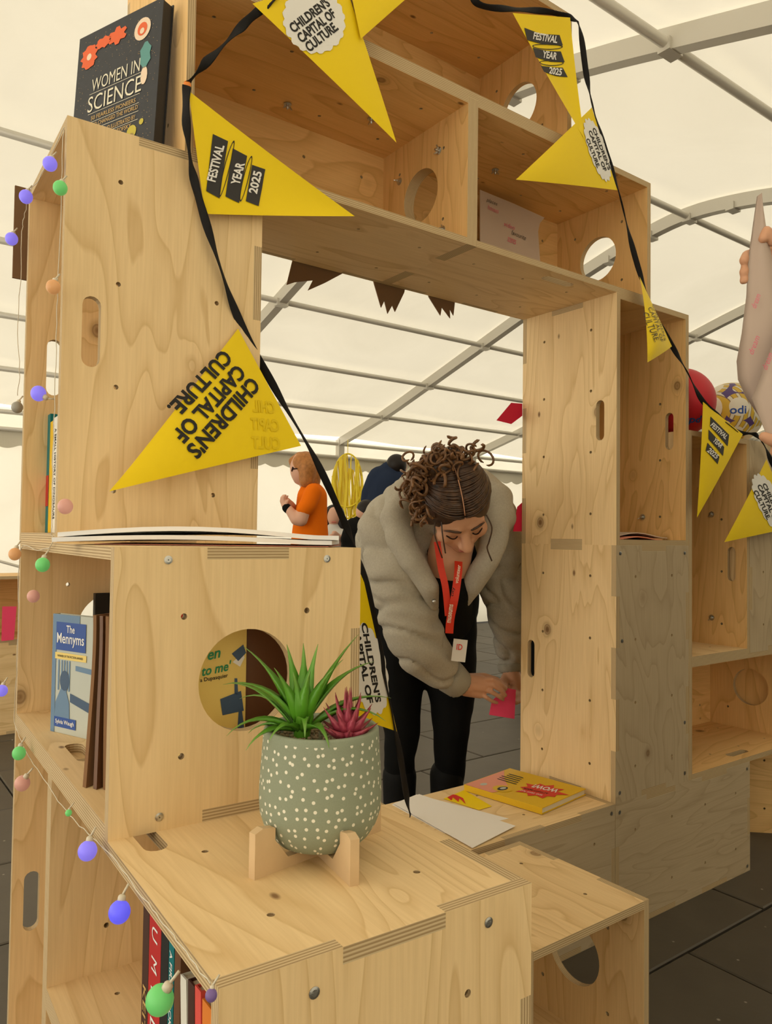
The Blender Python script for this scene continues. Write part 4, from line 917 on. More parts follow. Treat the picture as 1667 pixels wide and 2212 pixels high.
festival(F9, [('FESTIVAL', [(1532, 900), (1571, 940), (1567, 966), (1530, 922)], (1549, 932), 44), ('YEAR', [(1527, 929), (1559, 968), (1556, 988), (1526, 950)], (1545, 959), 24), ('2025', [(1524, 958), (1548, 990), (1544, 1006), (1520, 975)], (1534, 982), 26)], a9, 11)
F10 = Flag((1655, 992), (1716, 1138), (1564, 1171), bulge=.006, YA=-.05, YB_=-.05, YT=-.08)
F10.badge((1657, 1088), 62, 26, 1.15, 18); a10 = math.atan2(85, 38)
F10.text("CHILDREN'S", (1664, 1088), a10, 92, 10); F10.text('CAPITAL OF', (1652, 1090), a10, 88, 10); F10.text('CULTURE.', (1639, 1093), a10, 66, 10)

# ------------------------------------------------------------------ balls on the right shelf
mat('ball_red', (.50, .02, .03, 1), .5, .3, bump=.1, bscale=600)
def netball_mat():
    m = bpy.data.materials.new('netball_panels'); m.use_nodes = True; t = NT(m); b = m.node_tree.nodes['Principled BSDF']; tc = t.n('TexCoord')
    vo = t.n('TexVoronoi'); vo.inputs['Scale'].default_value = 9.0; vo.inputs['Randomness'].default_value = .25; t.l(tc.outputs['Object'], vo.inputs['Vector'])
    wv = t.n('TexWave'); wv.inputs['Scale'].default_value = 14; wv.inputs['Distortion'].default_value = 1.5; t.l(tc.outputs['Object'], wv.inputs['Vector'])
    st = t.ramp(wv.outputs['Fac'], [(.0, (.55, .36, .03, 1)), (.5, (.55, .36, .03, 1)), (.56, (.20, .13, .06, 1)), (.75, (.20, .13, .06, 1)), (.8, (.62, .58, .46, 1))])
    ds = t.ramp(vo.outputs['Distance'], [(.0, 0.), (.44, 0.), (.47, .5), (.60, .5), (.64, 1.)])
    white = t.mix(t.math('GREATER_THAN', ds, .25), (.66, .62, .52, 1), st)
    c = t.mix(t.math('GREATER_THAN', ds, .75), white, (.07, .035, .16, 1)); t.l(c, b.inputs['Base Color']); b.inputs['Roughness'].default_value = .5
    MAT['netball_panels'] = m
netball_mat()
def ball(lab, c, r, m_):
    o = empty('ball', c); tag(o, lab, 'ball', 'balls on the right shelf'); MB().ell(Z3, (r, r, r), None, 40, 24).build('skin', MAT[m_], o, True); return o
c = PX(1578, 872, D=3.02); c.z = 1.6 + .122; nb = ball('white, yellow and purple netball on the shelf units behind the pennants', c, .122, 'netball_panels')
d = (CAM - c).normalized(); s_ = UZ.cross(d).normalized(); u_ = d.cross(s_)
tg = (d + s_*.22 + u_*.12).normalized(); su = UZ.cross(tg).normalized(); uu = tg.cross(su)
v_, f_, _ = text_geo('odi', .02)
def onb(a, b, k=1.0): q = (tg + su*(a*.50) + uu*(b*.26)); return q.normalized()*(.1225*k)
print_on('lettering', nb, MAT['blue_title'], (v_, f_), lambda a, b: onb(a, b))
c = PX(1468, 905, D=2.80); c.z = 1.6 + .125; rb = ball('plain red ball half hidden behind the right jamb', c, .125, 'ball_red')
tg = ((CAM - c).normalized() - UZ*.62 + RGT*.45).normalized(); su = UZ.cross(tg).normalized(); uu = tg.cross(su)
v_, f_, _ = text_geo('spd', .03); print_on('lettering', rb, MAT['blue_title'], (v_, f_), lambda a, b: (tg + su*(a*.5) + uu*(b*.3)).normalized()*.1256)

# ------------------------------------------------------------------ people
mat('skin', (.62, .33, .20, 1), .5, .3, var=.06, vscale=12)
mat('skin_pale', (.66, .38, .27, 1), .5, .3)
mat('lips', (.50, .15, .11, 1), .45, .4)
mat('lash', (.03, .015, .01, 1), .7, .1)
mat('sweat_grey', (.42, .385, .315, 1), .95, .05, bump=.5, bscale=260, var=.16, vscale=140)
mat('rib_grey', (.37, .34, .275, 1), .95, .05, bump=.4, bscale=300)
mat('black_cloth', (.006, .006, .006, 1), .85, .1)
mat('boot_black', (.006, .006, .006, 1), .7, .15)
mat('lanyard_red', (.62, .035, .012, 1), .5, .3)
mat('tee_orange', (.78, .16, .004, 1), .85, .1, bump=.15, bscale=120)
mat('navy_polo', (.022, .033, .066, 1), .9, .1, bump=.2, bscale=200)
mat('hair_dark', (.012, .008, .007, 1), .5, .3)
mat('hair_ginger', (.40, .165, .045, 1), .5, .3, var=.55, vscale=45)
mat('hair_grey', (.25, .22, .19, 1), .6, .2)
mat('denim', (.03, .04, .07, 1), .9, .1)
mat('white_top', (.62, .60, .56, 1), .85, .1)
mat('badge_card', (.7, .66, .6, 1), .4, .3)
def hair_mat(name, a, b, lo):
    m = bpy.data.materials.new(name); m.use_nodes = True; t = NT(m); bs = m.node_tree.nodes['Principled BSDF']; tc = t.n('TexCoord')
    nz = t.n('TexNoise'); nz.inputs['Scale'].default_value = 55; nz.inputs['Detail'].default_value = 4; t.l(tc.outputs['Object'], nz.inputs['Vector'])
    t.l(t.ramp(nz.outputs['Fac'], [(.3, a), (.62, b), (.75, lo)]), bs.inputs['Base Color']); bs.inputs['Roughness'].default_value = .42; bs.inputs['Specular IOR Level'].default_value = .5; MAT[name] = m
hair_mat('hair_brown', (.028, .013, .007, 1), (.075, .035, .017, 1), (.13, .065, .03, 1)); hair_mat('hair_curl', (.09, .04, .015, 1), (.23, .11, .042, 1), (.36, .19, .08, 1))
def DP(x, y, d): return PX(x, y, D=d)
TOC = -Vector((FWD.x, FWD.y, FWD.z)); DN = -UPV

# --- the woman bending behind the arch
W = empty('person', Vector((.0, 1.0, 0))); tag(W, 'woman in grey hooded jacket and black trousers bending to fix a pink note', 'person')
WO = W.location.copy()
class PB(MB):
    """shapes placed by photo position and distance, stored relative to the person"""
    def __init__(s, O): super().__init__(); s.O = O
    def cap(s, a, ra, b, rb): return s.capsule(DP(*a)-s.O, ra, DP(*b)-s.O, rb)
    def chain(s, pts):
        for (a, ra), (b, rb) in zip(pts, pts[1:]): s.cap(a, ra, b, rb)
        return s
    def blob(s, c, r, m=None): return s.ell(DP(*c)-s.O, r, m)
VM = Matrix((RGT, UPV, TOC)).transposed()      # right, up, towards the viewer
# legs, hips and vest: one black body surface
b = PB(WO)
b.chain([((862, 1300, 3.16), .125), ((858, 1480, 3.10), .105), ((868, 1575, 3.06), .072), ((862, 1660, 3.08), .062), ((868, 1745, 3.10), .05)])
b.chain([((965, 1310, 3.16), .125), ((975, 1480, 3.12), .105), ((975, 1575, 3.08), .074), ((970, 1660, 3.10), .064), ((964, 1745, 3.12), .052)])
b.chain([((862, 1295, 3.18), .14), ((965, 1300, 3.18), .14)]); b.chain([((905, 1290, 3.15), .15), ((940, 1235, 2.85), .135), ((970, 1205, 2.68), .105)])
remeshed('trousers', b, .012, MAT['black_cloth'], W, 4, lambda c: .006*noise.noise(c*14))
for px in ((862, 1738, 3.08), (964, 1738, 3.10)):
    p = DP(*px); base = Vector((p.x, p.y, 0)); f_ = Vector((TOC.x, TOC.y, 0)).normalized()
    bb = MB(); bb.capsule(base - WO + Vector((0, 0, .05)), .055, base - WO + f_*.17 + Vector((0, 0, .042)), .045); bb.capsule(base - WO + Vector((0, 0, .06)), .062, base - WO + Vector((0, 0, .25)), .07)
    bb.box((-.05, -.10, 0), (.05, .22, .03), Matrix.Translation(base - WO) @ Matrix((Vector((f_.y, -f_.x, 0)), f_, UZ)).transposed().to_4x4())
    remeshed('boot', bb, .009, MAT['boot_black'], W, 2)
    tp = p; b2 = MB()
# hooded jacket: torso, sleeves and hood welded
j = PB(WO)
j.chain([((850, 1215, 3.08), .16), ((868, 1160, 2.92), .185), ((905, 1125, 2.76), .17), ((945, 1110, 2.70), .13)])
j.chain([((935, 1215, 3.05), .13), ((960, 1160, 2.92), .17), ((1000, 1125, 2.78), .15)])
j.chain([((850, 1125, 2.74), .115), ((1060, 1125, 2.82), .105)])
j.chain([((845, 1150, 2.70), .118), ((858, 1235, 2.64), .112), ((888, 1345, 2.64), .108), ((910, 1400, 2.66), .100), ((948, 1442, 2.71), .078), ((962, 1456, 2.73), .056)])
j.chain([((1066, 1135, 2.86), .11), ((1082, 1230, 2.90), .10), ((1102, 1330, 2.94), .095), ((1104, 1395, 2.96), .07), ((1102, 1422, 2.97), .05)])
j.chain([((818, 1235, 3.12), .10), ((850, 1262, 3.12), .09)])
def folds(c):
    w = noise.noise_vector(c*3)*.12; q = c + w
    n = noise.noise(c*5)*.010 + noise.noise(Vector((q.x*6+q.z*9, q.y*6, q.z*14-q.x*8)))*.013 - (1-abs(noise.noise(Vector((q.x*5+3+q.z*4, q.y*5, q.z*9)))))**9*.018
    return n
remeshed('jacket', j, .011, MAT['sweat_grey'], W, 5, folds)
h = PB(WO)    # the hood gathered round the neck, open towards the viewer
h.chain([((862, 1160, 2.58), .045), ((856, 1120, 2.62), .06), ((872, 1075, 2.70), .065), ((905, 1040, 2.80), .06), ((960, 1025, 2.86), .06), ((1030, 1040, 2.84), .06), ((1072, 1080, 2.76), .062), ((1082, 1115, 2.70), .055), ((1070, 1150, 2.62), .045)])
h.chain([((862, 1160, 2.58), .05), ((890, 1215, 2.54), .045), ((925, 1265, 2.54), .036), ((936, 1310, 2.58), .022)])
h.chain([((1070, 1150, 2.62), .05), ((1052, 1210, 2.58), .042), ((1022, 1265, 2.60), .034), ((1004, 1300, 2.64), .02)])
remeshed('hood', h, .009, MAT['sweat_grey'], W, 5, lambda c: noise.noise(c*11)*.010)
for (a, ra, b_, rb) in (((966, 1456, 2.735), .060, (997, 1483, 2.765), .050), ((1102, 1432, 2.97), .050, (1104, 1452, 2.965), .045)):
    p0, p1 = DP(*a)-WO, DP(*b_)-WO; mb = MB(); mb.tube([p0, p0.lerp(p1, .15), p0.lerp(p1, .85), p1], [ra*.9, ra, rb*1.05, rb*.85], 40)
    ax = (p1-p0).normalized()
    for i, v in enumerate(mb.v):
        c_ = p0 + ax*((v-p0).dot(ax)); mb.v[i] = c_ + (v-c_)*(1.035 if (i % 40) % 2 else .965)
    mb.build('cuff', MAT['rib_grey'], W, True)
MB().ell(DP(938, 1299, 2.53)-WO, (.008, .008, .008)).build('toggle', MAT['steel'], W, True)
# neck and chest
c_ = PB(WO); c_.chain([((985, 1130, 2.66), .075), ((970, 1205, 2.62), .078), ((962, 1245, 2.64), .07)])
remeshed('neckline', c_, .01, MAT['skin'], W, 3)
t_ = PB(WO); t_.chain([((955, 1268, 2.63), .07), ((975, 1275, 2.63), .07), ((965, 1330, 2.78), .10)]); remeshed('vest', t_, .01, MAT['black_cloth'], W, 3)
# head
HCn = DP(985, 1092, 2.50) - WO
hf = (TOC*.64 + DN*.74 + RGT*.20).normalized(); hu = (UPV*.70 + TOC*.66); hu = (hu - hf*hu.dot(hf)); hu = (hu + RGT*-.10).normalized(); hu = (hu - hf*hu.dot(hf)).normalized(); hs = hu.cross(hf)   # hs points to image right
HM = Matrix((-hs, hf, hu)).transposed()
def hp(s, f, u): return HCn + hs*s + hf*f + hu*u
hd = MB()
hd.ell(hp(0, 0, .015), (.098, .118, .128), HM, 32, 20); hd.ell(hp(0, .03, -.06), (.078, .085, .082), HM); hd.ell(hp(0, .068, -.118), (.036, .034, .030), HM)
hd.capsule(hp(0, .112, -.012), .014, hp(0, .140, -.058), .0165); hd.ell(hp(-.016, .122, -.064), (.012, .014, .010), HM); hd.ell(hp(.016, .122, -.064), (.012, .014, .010), HM)
for s in (-1, 1):
    hd.ell(hp(s*.052, .072, -.045), (.034, .034, .032), HM); hd.capsule(hp(s*.018, .110, .016), .014, hp(s*.06, .090, .014), .012); hd.ell(hp(s*.040, .094, -.012), (.022, .015, .014), HM); hd.ell(hp(s*.1, -.005, -.03), (.012, .024, .032), HM)
hd.ell(hp(0, .104, -.094), (.027, .015, .009), HM); hd.capsule(hp(0, -.02, -.06), .062, hp(0, -.07, -.12), .066)
remeshed('head', hd, .0065, MAT['skin'], W, 3)
MB().ell(hp(0, .1135, -.0905), (.023, .007, .0042), HM).build('upper_lip', MAT['lips'], W, True); MB().ell(hp(0, .112, -.0985), (.020, .008, .005), HM).build('lower_lip', MAT['lips'], W, True)
for s in (-1, 1):
    MB().tube(smooth_path([hp(s*.020, .1035, -.020), hp(s*.032, .112, -.0255), hp(s*.045, .1105, -.0255), hp(s*.060, .099, -.018)], 5), [.001]+[.0022]*14+[.0012], 6).build('eyelid', MAT['lash'], W, True)
    MB().tube(smooth_path([hp(s*.016, .122, .012), hp(s*.035, .1225, .020), hp(s*.052, .114, .020), hp(s*.068, .100, .010)], 5), [.0025]+[.0038]*10+[.003, .0025, .002, .0015, .001], 6).build('eyebrow', MAT['hair_brown'], W, True)
# hair: cap, combed strands from the parting, curls gathered at the back
hr = MB(); hr.ell(hp(0, -.014, .036), (.115, .126, .126), HM, 32, 20); hr.ell(hp(-.085, -.03, -.015), (.032, .060, .065), HM); hr.ell(hp(.085, -.03, -.015), (.032, .060, .065), HM)
hr.ell(hp(-.025, -.065, .135), (.085, .06, .052), HM)
hair = remeshed('hair', hr, .007, MAT['hair_brown'], W, 3)
def capd(d, k=1.0): d = Vector(d).normalized(); return hp(d.x*.115*k, -.014 + d.y*.126*k, .036 + d.z*.126*k)
rnd = random.Random(3); st = MB()
for s in (-1, 1):
    for k in range(46):
        th = math.radians(14 + 84*k/45 + rnd.uniform(-1.5, 1.5)); d0 = Vector((s*.015, math.cos(th), math.sin(th)))
        d1 = Vector((s*1.0, .55*math.cos(th)-.05, .55*math.sin(th)-.10+.1*rnd.random())); d2 = Vector((s*.55, -.85, .35 + .3*rnd.random())); pts = []
        for i in range(15):
            t = i/14; d = d0*(1-t)**2 + d1*(1.6*t*(1-t)) + d2*t*t; pts.append(capd(d, 1.015 + .012*math.sin(PI*t) + rnd.uniform(-.003, .003)))
        st.tube(pts, [.0022]+[.0040+rnd.uniform(-.0006, .0010)]*13+[.003], 5)
o = st.build('combed_strands', MAT['hair_brown'], hair, True); tag(o, kind='stuff')
MB().tube([capd((.0, math.cos(math.radians(a)), math.sin(math.radians(a))), 1.03) for a in range(18, 100, 6)], .0017, 6).build('parting', MAT['skin'], hair, True)
cu = MB()
for k in range(165):
    c0 = hp(-.03 + rnd.gauss(0, .052), -.052 + rnd.gauss(0, .022), .158 + rnd.gauss(0, .022)) if k < 95 else hp(-.118 + rnd.gauss(0, .014), -.03 + rnd.gauss(0, .03), .07 + rnd.gauss(0, .05))
    r_ = rnd.uniform(.012, .03); ax = Vector((rnd.gauss(0, 1), rnd.gauss(0, 1), rnd.gauss(0, 1))).normalized(); e1 = ax.orthogonal().normalized(); e2 = ax.cross(e1); ph = rnd.random()*6
    cu.tube([c0 + e1*(r_*math.cos(ph+i*.42)) + e2*(r_*.7*math.sin(ph+i*.42)) + ax*(.0022*i) for i in range(16)], [.0012]+[rnd.uniform(.0032, .0058)]*14+[.0012], 6)
o = cu.build('curls', MAT['hair_curl'], hair, True); tag(o, kind='stuff')
for pts in ([(942, 1120, 2.44), (938, 1150, 2.43), (948, 1185, 2.44), (955, 1205, 2.46)], [(1050, 1112, 2.45), (1062, 1140, 2.45), (1056, 1170, 2.46), (1052, 1185, 2.47), (1062, 1212, 2.48)], [(953, 1115, 2.42), (955, 1150, 2.41), (962, 1195, 2.43)]):
    MB().tube(smooth_path([DP(*q)-WO for q in pts], 5), .0026, 5).build('loose_lock', MAT['hair_brown'], hair, True)
# lanyard and card
def strap(pts, w, par, m_, O):
    p = smooth_path([DP(*q)-O for q in pts], 6); vv = []; ff = []
    for i, q in enumerate(p):
        t = (p[min(i+1, len(p)-1)]-p[max(i-1, 0)]).normalized(); s = t.cross(TOC).normalized()*w/2; n = t.cross(s).normalized()*.0012; vv += [q+s+n, q-s+n, q-s-n, q+s-n]
    for i in range(len(p)-1):
        for k in range(4): ff.append([i*4+k, i*4+(k+1) % 4, (i+1)*4+(k+1) % 4, (i+1)*4+k])
    ff += [[3, 2, 1, 0], [len(vv)-4, len(vv)-3, len(vv)-2, len(vv)-1]]
    return mesh_obj('lanyard', vv, ff, MAT[m_], par)
ln1 = strap([(990, 1213, 2.53), (989, 1240, 2.50), (982, 1290, 2.47), (973, 1335, 2.48), (970, 1368, 2.49)], .026, W, 'lanyard_red', WO); strap([(944, 1170, 2.50), (952, 1225, 2.49), (962, 1270, 2.48), (968, 1330, 2.485)], .022, W, 'lanyard_red', WO)
for q, s_ in (((988, 1240, 2.452), 'volunteer'), ((978, 1278, 2.46), 'city'), ((972, 1325, 2.47), 'museums')):
    line_text('lettering', ln1, MAT['cream_print'] if s_ != 'city' else MAT['black_print'], s_, DP(*q)-WO, RGT, UPV, (0, 0), .06 if len(s_) > 5 else .03, .012, math.radians(82), lift=.004)
mb = MB(); cN = DP(992, 1405, 2.60)-WO; mb.box((-.024, -.038, -.0012), (.024, .038, .0012), Matrix.Translation(cN) @ (VM @ Matrix.Rotation(-.12, 3, 'Z')).to_4x4()); bd = mb.build('name_card', MAT['badge_card'], W)
line_text('lettering', bd, MAT['red_ink'], 'ID', cN, RGT, UPV, (0, .012), .02, .02, -.12, lift=.003)
# hands: palm, four unequal fingers and a thumb, closed on the note
hl = PB(WO)
hl.chain([((985, 1476, 2.76), .034), ((1008, 1480, 2.775), .036)]); hl.cap((1010, 1470, 2.775), .026, (1040, 1472, 2.785), .022); hl.cap((1006, 1488, 2.775), .028, (1036, 1496, 2.785), .022); hl.cap((1008, 1479, 2.77), .030, (1040, 1484, 2.78), .024)
for a, b1, c1, d1, r_ in (((1040, 1468), (1062, 1467), (1080, 1476), (1092, 1488), .0135), ((1042, 1477), (1064, 1480), (1082, 1491), (1091, 1502), .0138), ((1041, 1487), (1060, 1494), (1077, 1504), (1086, 1511), .0132), ((1036, 1497), (1051, 1507), (1063, 1515), (1073, 1518), .0118)):
    hl.chain([(a+(2.78,), r_*.82), (b1+(2.766,), r_*.68), (c1+(2.780,), r_*.62), (d1+(2.80,), r_*.54)])
hl.chain([((1012, 1466, 2.80), .020), ((1045, 1462, 2.815), .0155), ((1072, 1470, 2.815), .0135), ((1090, 1482, 2.812), .0115)])
remeshed('hand', hl, .0036, MAT['skin'], W, 2)
hr2 = PB(WO)
hr2.chain([((1104, 1450, 2.96), .034), ((1106, 1466, 2.94), .036), ((1112, 1478, 2.93), .03)])
for a, b1, c1, r_ in (((1092, 1470), (1086, 1484), (1092, 1497), .0125), ((1112, 1484), (1102, 1494), (1094, 1497), .0125), ((1118, 1494), (1110, 1504), (1102, 1507), .012), ((1124, 1502), (1120, 1514), (1114, 1518), .011)):
    hr2.chain([(a+(2.92,), r_*1.2), (b1+(2.87,), r_), (c1+(2.84,), r_*.8)])
hr2.chain([((1094, 1462, 2.94), .02), ((1084, 1476, 2.90), .0145), ((1088, 1490, 2.86), .0115)])
remeshed('hand', hr2, .0048, MAT['skin'], W, 2)
nt_ = note('hot pink sticky note held between the bending woman\'s fingers', [(1056, 1544), (1062, 1514), (1092, 1486), (1114, 1490), (1111, 1553)], 'pink_note', D=2.825)

# --- simple full figures farther back
def figure(lab, O2, parts, legs=None):
    g = empty('person', Vector((O2.x, O2.y, 0))); tag(g, lab, 'person'); O_ = g.location
    for nm, m_, vox, items in parts:
        q = PB(O_)
        for it in items:
            if it[0] == 'c': q.chain(it[1])
            else: q.blob(it[1], it[2], VM)
        remeshed(nm, q, vox, MAT[m_], g, 3)
    return g
def px2(x, z, d):
    """photo row of height z at column x and distance d"""
    p = PX(x, 1165, D=d); return 1165 + (p.z - z)*FPX/d
d = 5.55
def C(*pts): return ('c', [((x, y, dd), r) for x, y, dd, r in pts])
zz = lambda z, x=670: px2(x, z, d)
figure('woman in orange tee shirt with ginger bob looking at her hands', PX(672, 1165, D=d), [
 ('trousers', 'denim', .02, [C((668, zz(.98), d, .15), (664, zz(.5), d, .09), (662, zz(.08), d, .06)), C((678, zz(.98), d+.12, .15), (676, zz(.5), d+.12, .09), (674, zz(.08), d+.12, .06))]),
 ('tee_shirt', 'tee_orange', .014, [C((670, 1052, d, .07), (674, 1075, d, .112), (672, 1110, d, .118), (670, 1140, d, .13), (668, zz(1.0), d, .155)), C((676, 1062, d-.12, .062), (664, 1092, d-.16, .062), (657, 1100, d-.17, .058)), C((680, 1062, d+.14, .062), (668, 1095, d+.18, .058))]),
 ('arm', 'skin_pale', .010, [C((658, 1098, d-.17, .046), (650, 1123, d-.18, .048), (640, 1122, d-.18, .044), (622, 1098, d-.15, .030), (614, 1090, d-.14, .026))]),
 ('arm', 'skin_pale', .010, [C((664, 1098, d+.18, .042), (648, 1118, d+.12, .038), (628, 1090, d-.04, .028), (618, 1080, d-.06, .024))]),
 ('hand', 'skin_pale', .007, [C((616, 1092, d-.14, .026), (611, 1082, d-.13, .024)), C((611, 1084, d-.14, .012), (608, 1076, d-.14, .011), (612, 1070, d-.13, .009)), C((613, 1083, d-.15, .012), (612, 1074, d-.15, .011), (617, 1070, d-.14, .009)), C((616, 1084, d-.11, .011), (617, 1075, d-.1, .010), (621, 1072, d-.1, .009)), C((618, 1088, d-.16, .012), (623, 1080, d-.15, .010))]),
 ('head', 'skin_pale', .010, [('e', (652, 1012, d), (.088, .125, .09)), C((644, 1018, d, .06), (646, 1034, d, .045)), C((634, 1010, d, .014), (630, 1016, d, .014)), C((660, 1030, d, .055), (666, 1050, d, .06))]),
 ('hair', 'hair_ginger', .010, [('e', (660, 1004, d), (.105, .10, .112)), C((648, 990, d, .05), (632, 996, d, .032), (630, 1003, d, .02)), C((664, 1010, d-.06, .07), (662, 1038, d-.06, .055), (656, 1044, d-.06, .03)), C((674, 1010, d, .075), (676, 1040, d, .055)), C((664, 1010, d+.06, .07), (664, 1036, d+.06, .055))]),
 ('glasses', 'lash', .006, [C((632, 1013, d-.07, .007), (650, 1011, d-.1, .006)), C((632, 1009, d-.07, .006), (630, 1018, d-.06, .006))]),
 ('wristwatch', 'black_cloth', .008, [C((619, 1097, d-.15, .034), (622, 1100, d-.15, .034))])])
# --- man in navy polo, seen from behind
d = 7.0
zz = lambda z, x=830: px2(x, z, d)
figure('man in navy polo shirt seen from behind beyond the bending woman', PX(832, 1165, D=d), [
 ('trousers', 'black_cloth', .022, [C((818, zz(.98), d, .17), (815, zz(.5), d, .10), (812, zz(.08), d, .07)), C((850, zz(.98), d, .17), (852, zz(.5), d, .10), (854, zz(.08), d, .07))]),
 ('polo_shirt', 'navy_polo', .016, [C((846, 1022, d, .10), (836, 1050, d, .17), (828, 1095, d, .185), (826, zz(1.0), d, .19)), C((822, 1034, d, .12), (868, 1040, d, .11)), C((815, 1038, d, .105), (800, 1065, d, .085), (796, 1078, d, .075)), C((872, 1042, d, .10), (878, 1075, d, .08)), C((838, 1014, d, .075), (848, 1012, d, .075), (858, 1020, d, .07))]),
 ('arm', 'skin_pale', .012, [C((795, 1076, d, .052), (791, 1098, d, .05), (792, 1130, d-.05, .042), (800, 1150, d-.1, .036))]),
 ('head', 'skin_pale', .012, [('e', (860, 1006, d+.03), (.085, .10, .09)), C((852, 1010, d, .06), (848, 1024, d, .065)), ('e', (868, 1008, d), (.02, .035, .025))]),
 ('hair', 'hair_dark', .012, [('e', (856, 1004, d-.01), (.096, .102, .1)), C((848, 1005, d-.04, .05), (850, 1011, d-.04, .04))])])
# --- seated girl with long black hair
d = 7.4
figure('smiling girl with long black hair sitting at a table', PX(722, 1165, D=d), [
 ('top', 'white_top', .016, [C((720, 1145, d, .09), (722, 1175, d, .15), (722, px2(722, .75, d), d, .15)), C((700, 1158, d-.05, .07), (742, 1158, d-.05, .07))]),
 ('trousers', 'denim', .022, [C((716, px2(716, .62, d), d, .12), (712, px2(716, .58, d), d-.4, .09), (712, px2(716, .08, d), d-.45, .06)), C((732, px2(716, .62, d), d, .12), (736, px2(716, .58, d), d-.4, .09), (736, px2(716, .08, d), d-.45, .06))]),
 ('arm', 'skin_pale', .012, [C((745, 1160, d-.08, .05), (738, 1172, d-.2, .042), (728, 1158, d-.3, .032), (722, 1152, d-.32, .028))]),
 ('arm', 'skin_pale', .012, [C((698, 1162, d-.08, .05), (704, 1176, d-.2, .042), (716, 1160, d-.3, .032))]),
 ('head', 'skin_pale', .010, [('e', (721, 1118, d), (.075, .105, .085)), C((721, 1128, d, .05), (721, 1142, d, .05))]),
 ('hair', 'hair_dark', .010, [('e', (722, 1110, d+.05), (.10, .095, .085)), C((711, 1108, d, .045), (707, 1130, d, .055), (706, 1150, d, .05)), C((733, 1108, d, .045), (737, 1130, d, .06), (740, 1152, d, .05)), C((722, 1110, d+.08, .09), (722, 1150, d+.08, .09))]),
 ('mouth', 'lips', .006, [C((717, 1128, d-.082, .009), (725, 1128, d-.082, .009))])])
# --- seated person in black beside the man
d = 6.6
figure('person in black top sitting with back turned beside the man in navy', PX(778, 1165, D=d), [
 ('top', 'black_cloth', .018, [C((784, 1120, d, .06), (776, 1150, d, .13), (772, 1185, d, .15), (772, px2(772, .7, d), d, .16)), C((765, 1140, d, .09), (752, 1165, d-.05, .07)), C((790, 1140, d, .1), (796, 1165, d, .08))]),
 ('trousers', 'black_cloth', .022, [C((772, px2(772, .6, d), d, .16), (790, px2(790, .55, d), d+.4, .09), (790, px2(790, .08, d), d+.45, .06)), C((765, px2(772, .6, d), d, .14), (778, px2(790, .55, d), d+.45, .09), (778, px2(790, .08, d), d+.5, .06))]),
 ('head', 'skin_pale', .010, [('e', (788, 1106, d), (.08, .10, .085)), C((788, 1112, d, .055), (785, 1126, d, .055))]),
 ('hair', 'hair_dark', .010, [('e', (791, 1101, d), (.088, .09, .092)), C((780, 1104, d-.05, .018), (779, 1110, d-.05, .018))])])
# --- grey-haired person seated beyond the right jamb
d = 6.2
figure('grey haired person in black half hidden beyond the right jamb', PX(1146, 1165, D=d), [
 ('top', 'black_cloth', .018, [C((1142, 1200, d, .07), (1142, 1225, d, .13), (1144, 1300, d, .16)), C((1126, 1215, d, .08), (1126, 1250, d-.05, .065))]),
 ('trousers', 'black_cloth', .022, [C((1142, 1330, d, .16), (1126, 1345, d-.4, .09), (1126, px2(1124, .08, d), d-.4, .06)), C((1154, 1330, d, .16), (1150, 1345, d-.4, .09), (1150, px2(1124, .08, d), d-.4, .06))]),
 ('head', 'skin_pale', .010, [('e', (1142, 1180, d), (.08, .11, .085)), C((1142, 1190, d, .055), (1142, 1205, d, .06))]),
 ('hair', 'hair_grey', .010, [('e', (1141, 1176, d-.01), (.095, .095, .098))])])
# furniture they sit at: benches of plain plywood
def bench(lab, c, L, rz, h=.5):
    g = empty('bench', (c.x, c.y, 0), rz); tag(g, lab, 'bench', 'benches far back')
    MB().box((-L/2, -.2, h-.04), (L/2, .2, h)).build('seat', MAT['stand_wood'], g)
    for x in (-L/2+.08, L/2-.08): MB().box((x-.03, -.17, 0), (x+.03, .17, h-.04)).build('leg', MAT['stand_wood'], g)
bench('plain bench under the black haired girl', PX(722, 1165, D=7.42), .7, .2, .48); bench('plain bench under the person in black', PX(774, 1165, D=6.6), .6, -.6, .42); bench('plain bench under the grey haired person', PX(1168, 1165, D=6.25), .4, -.64, .5)

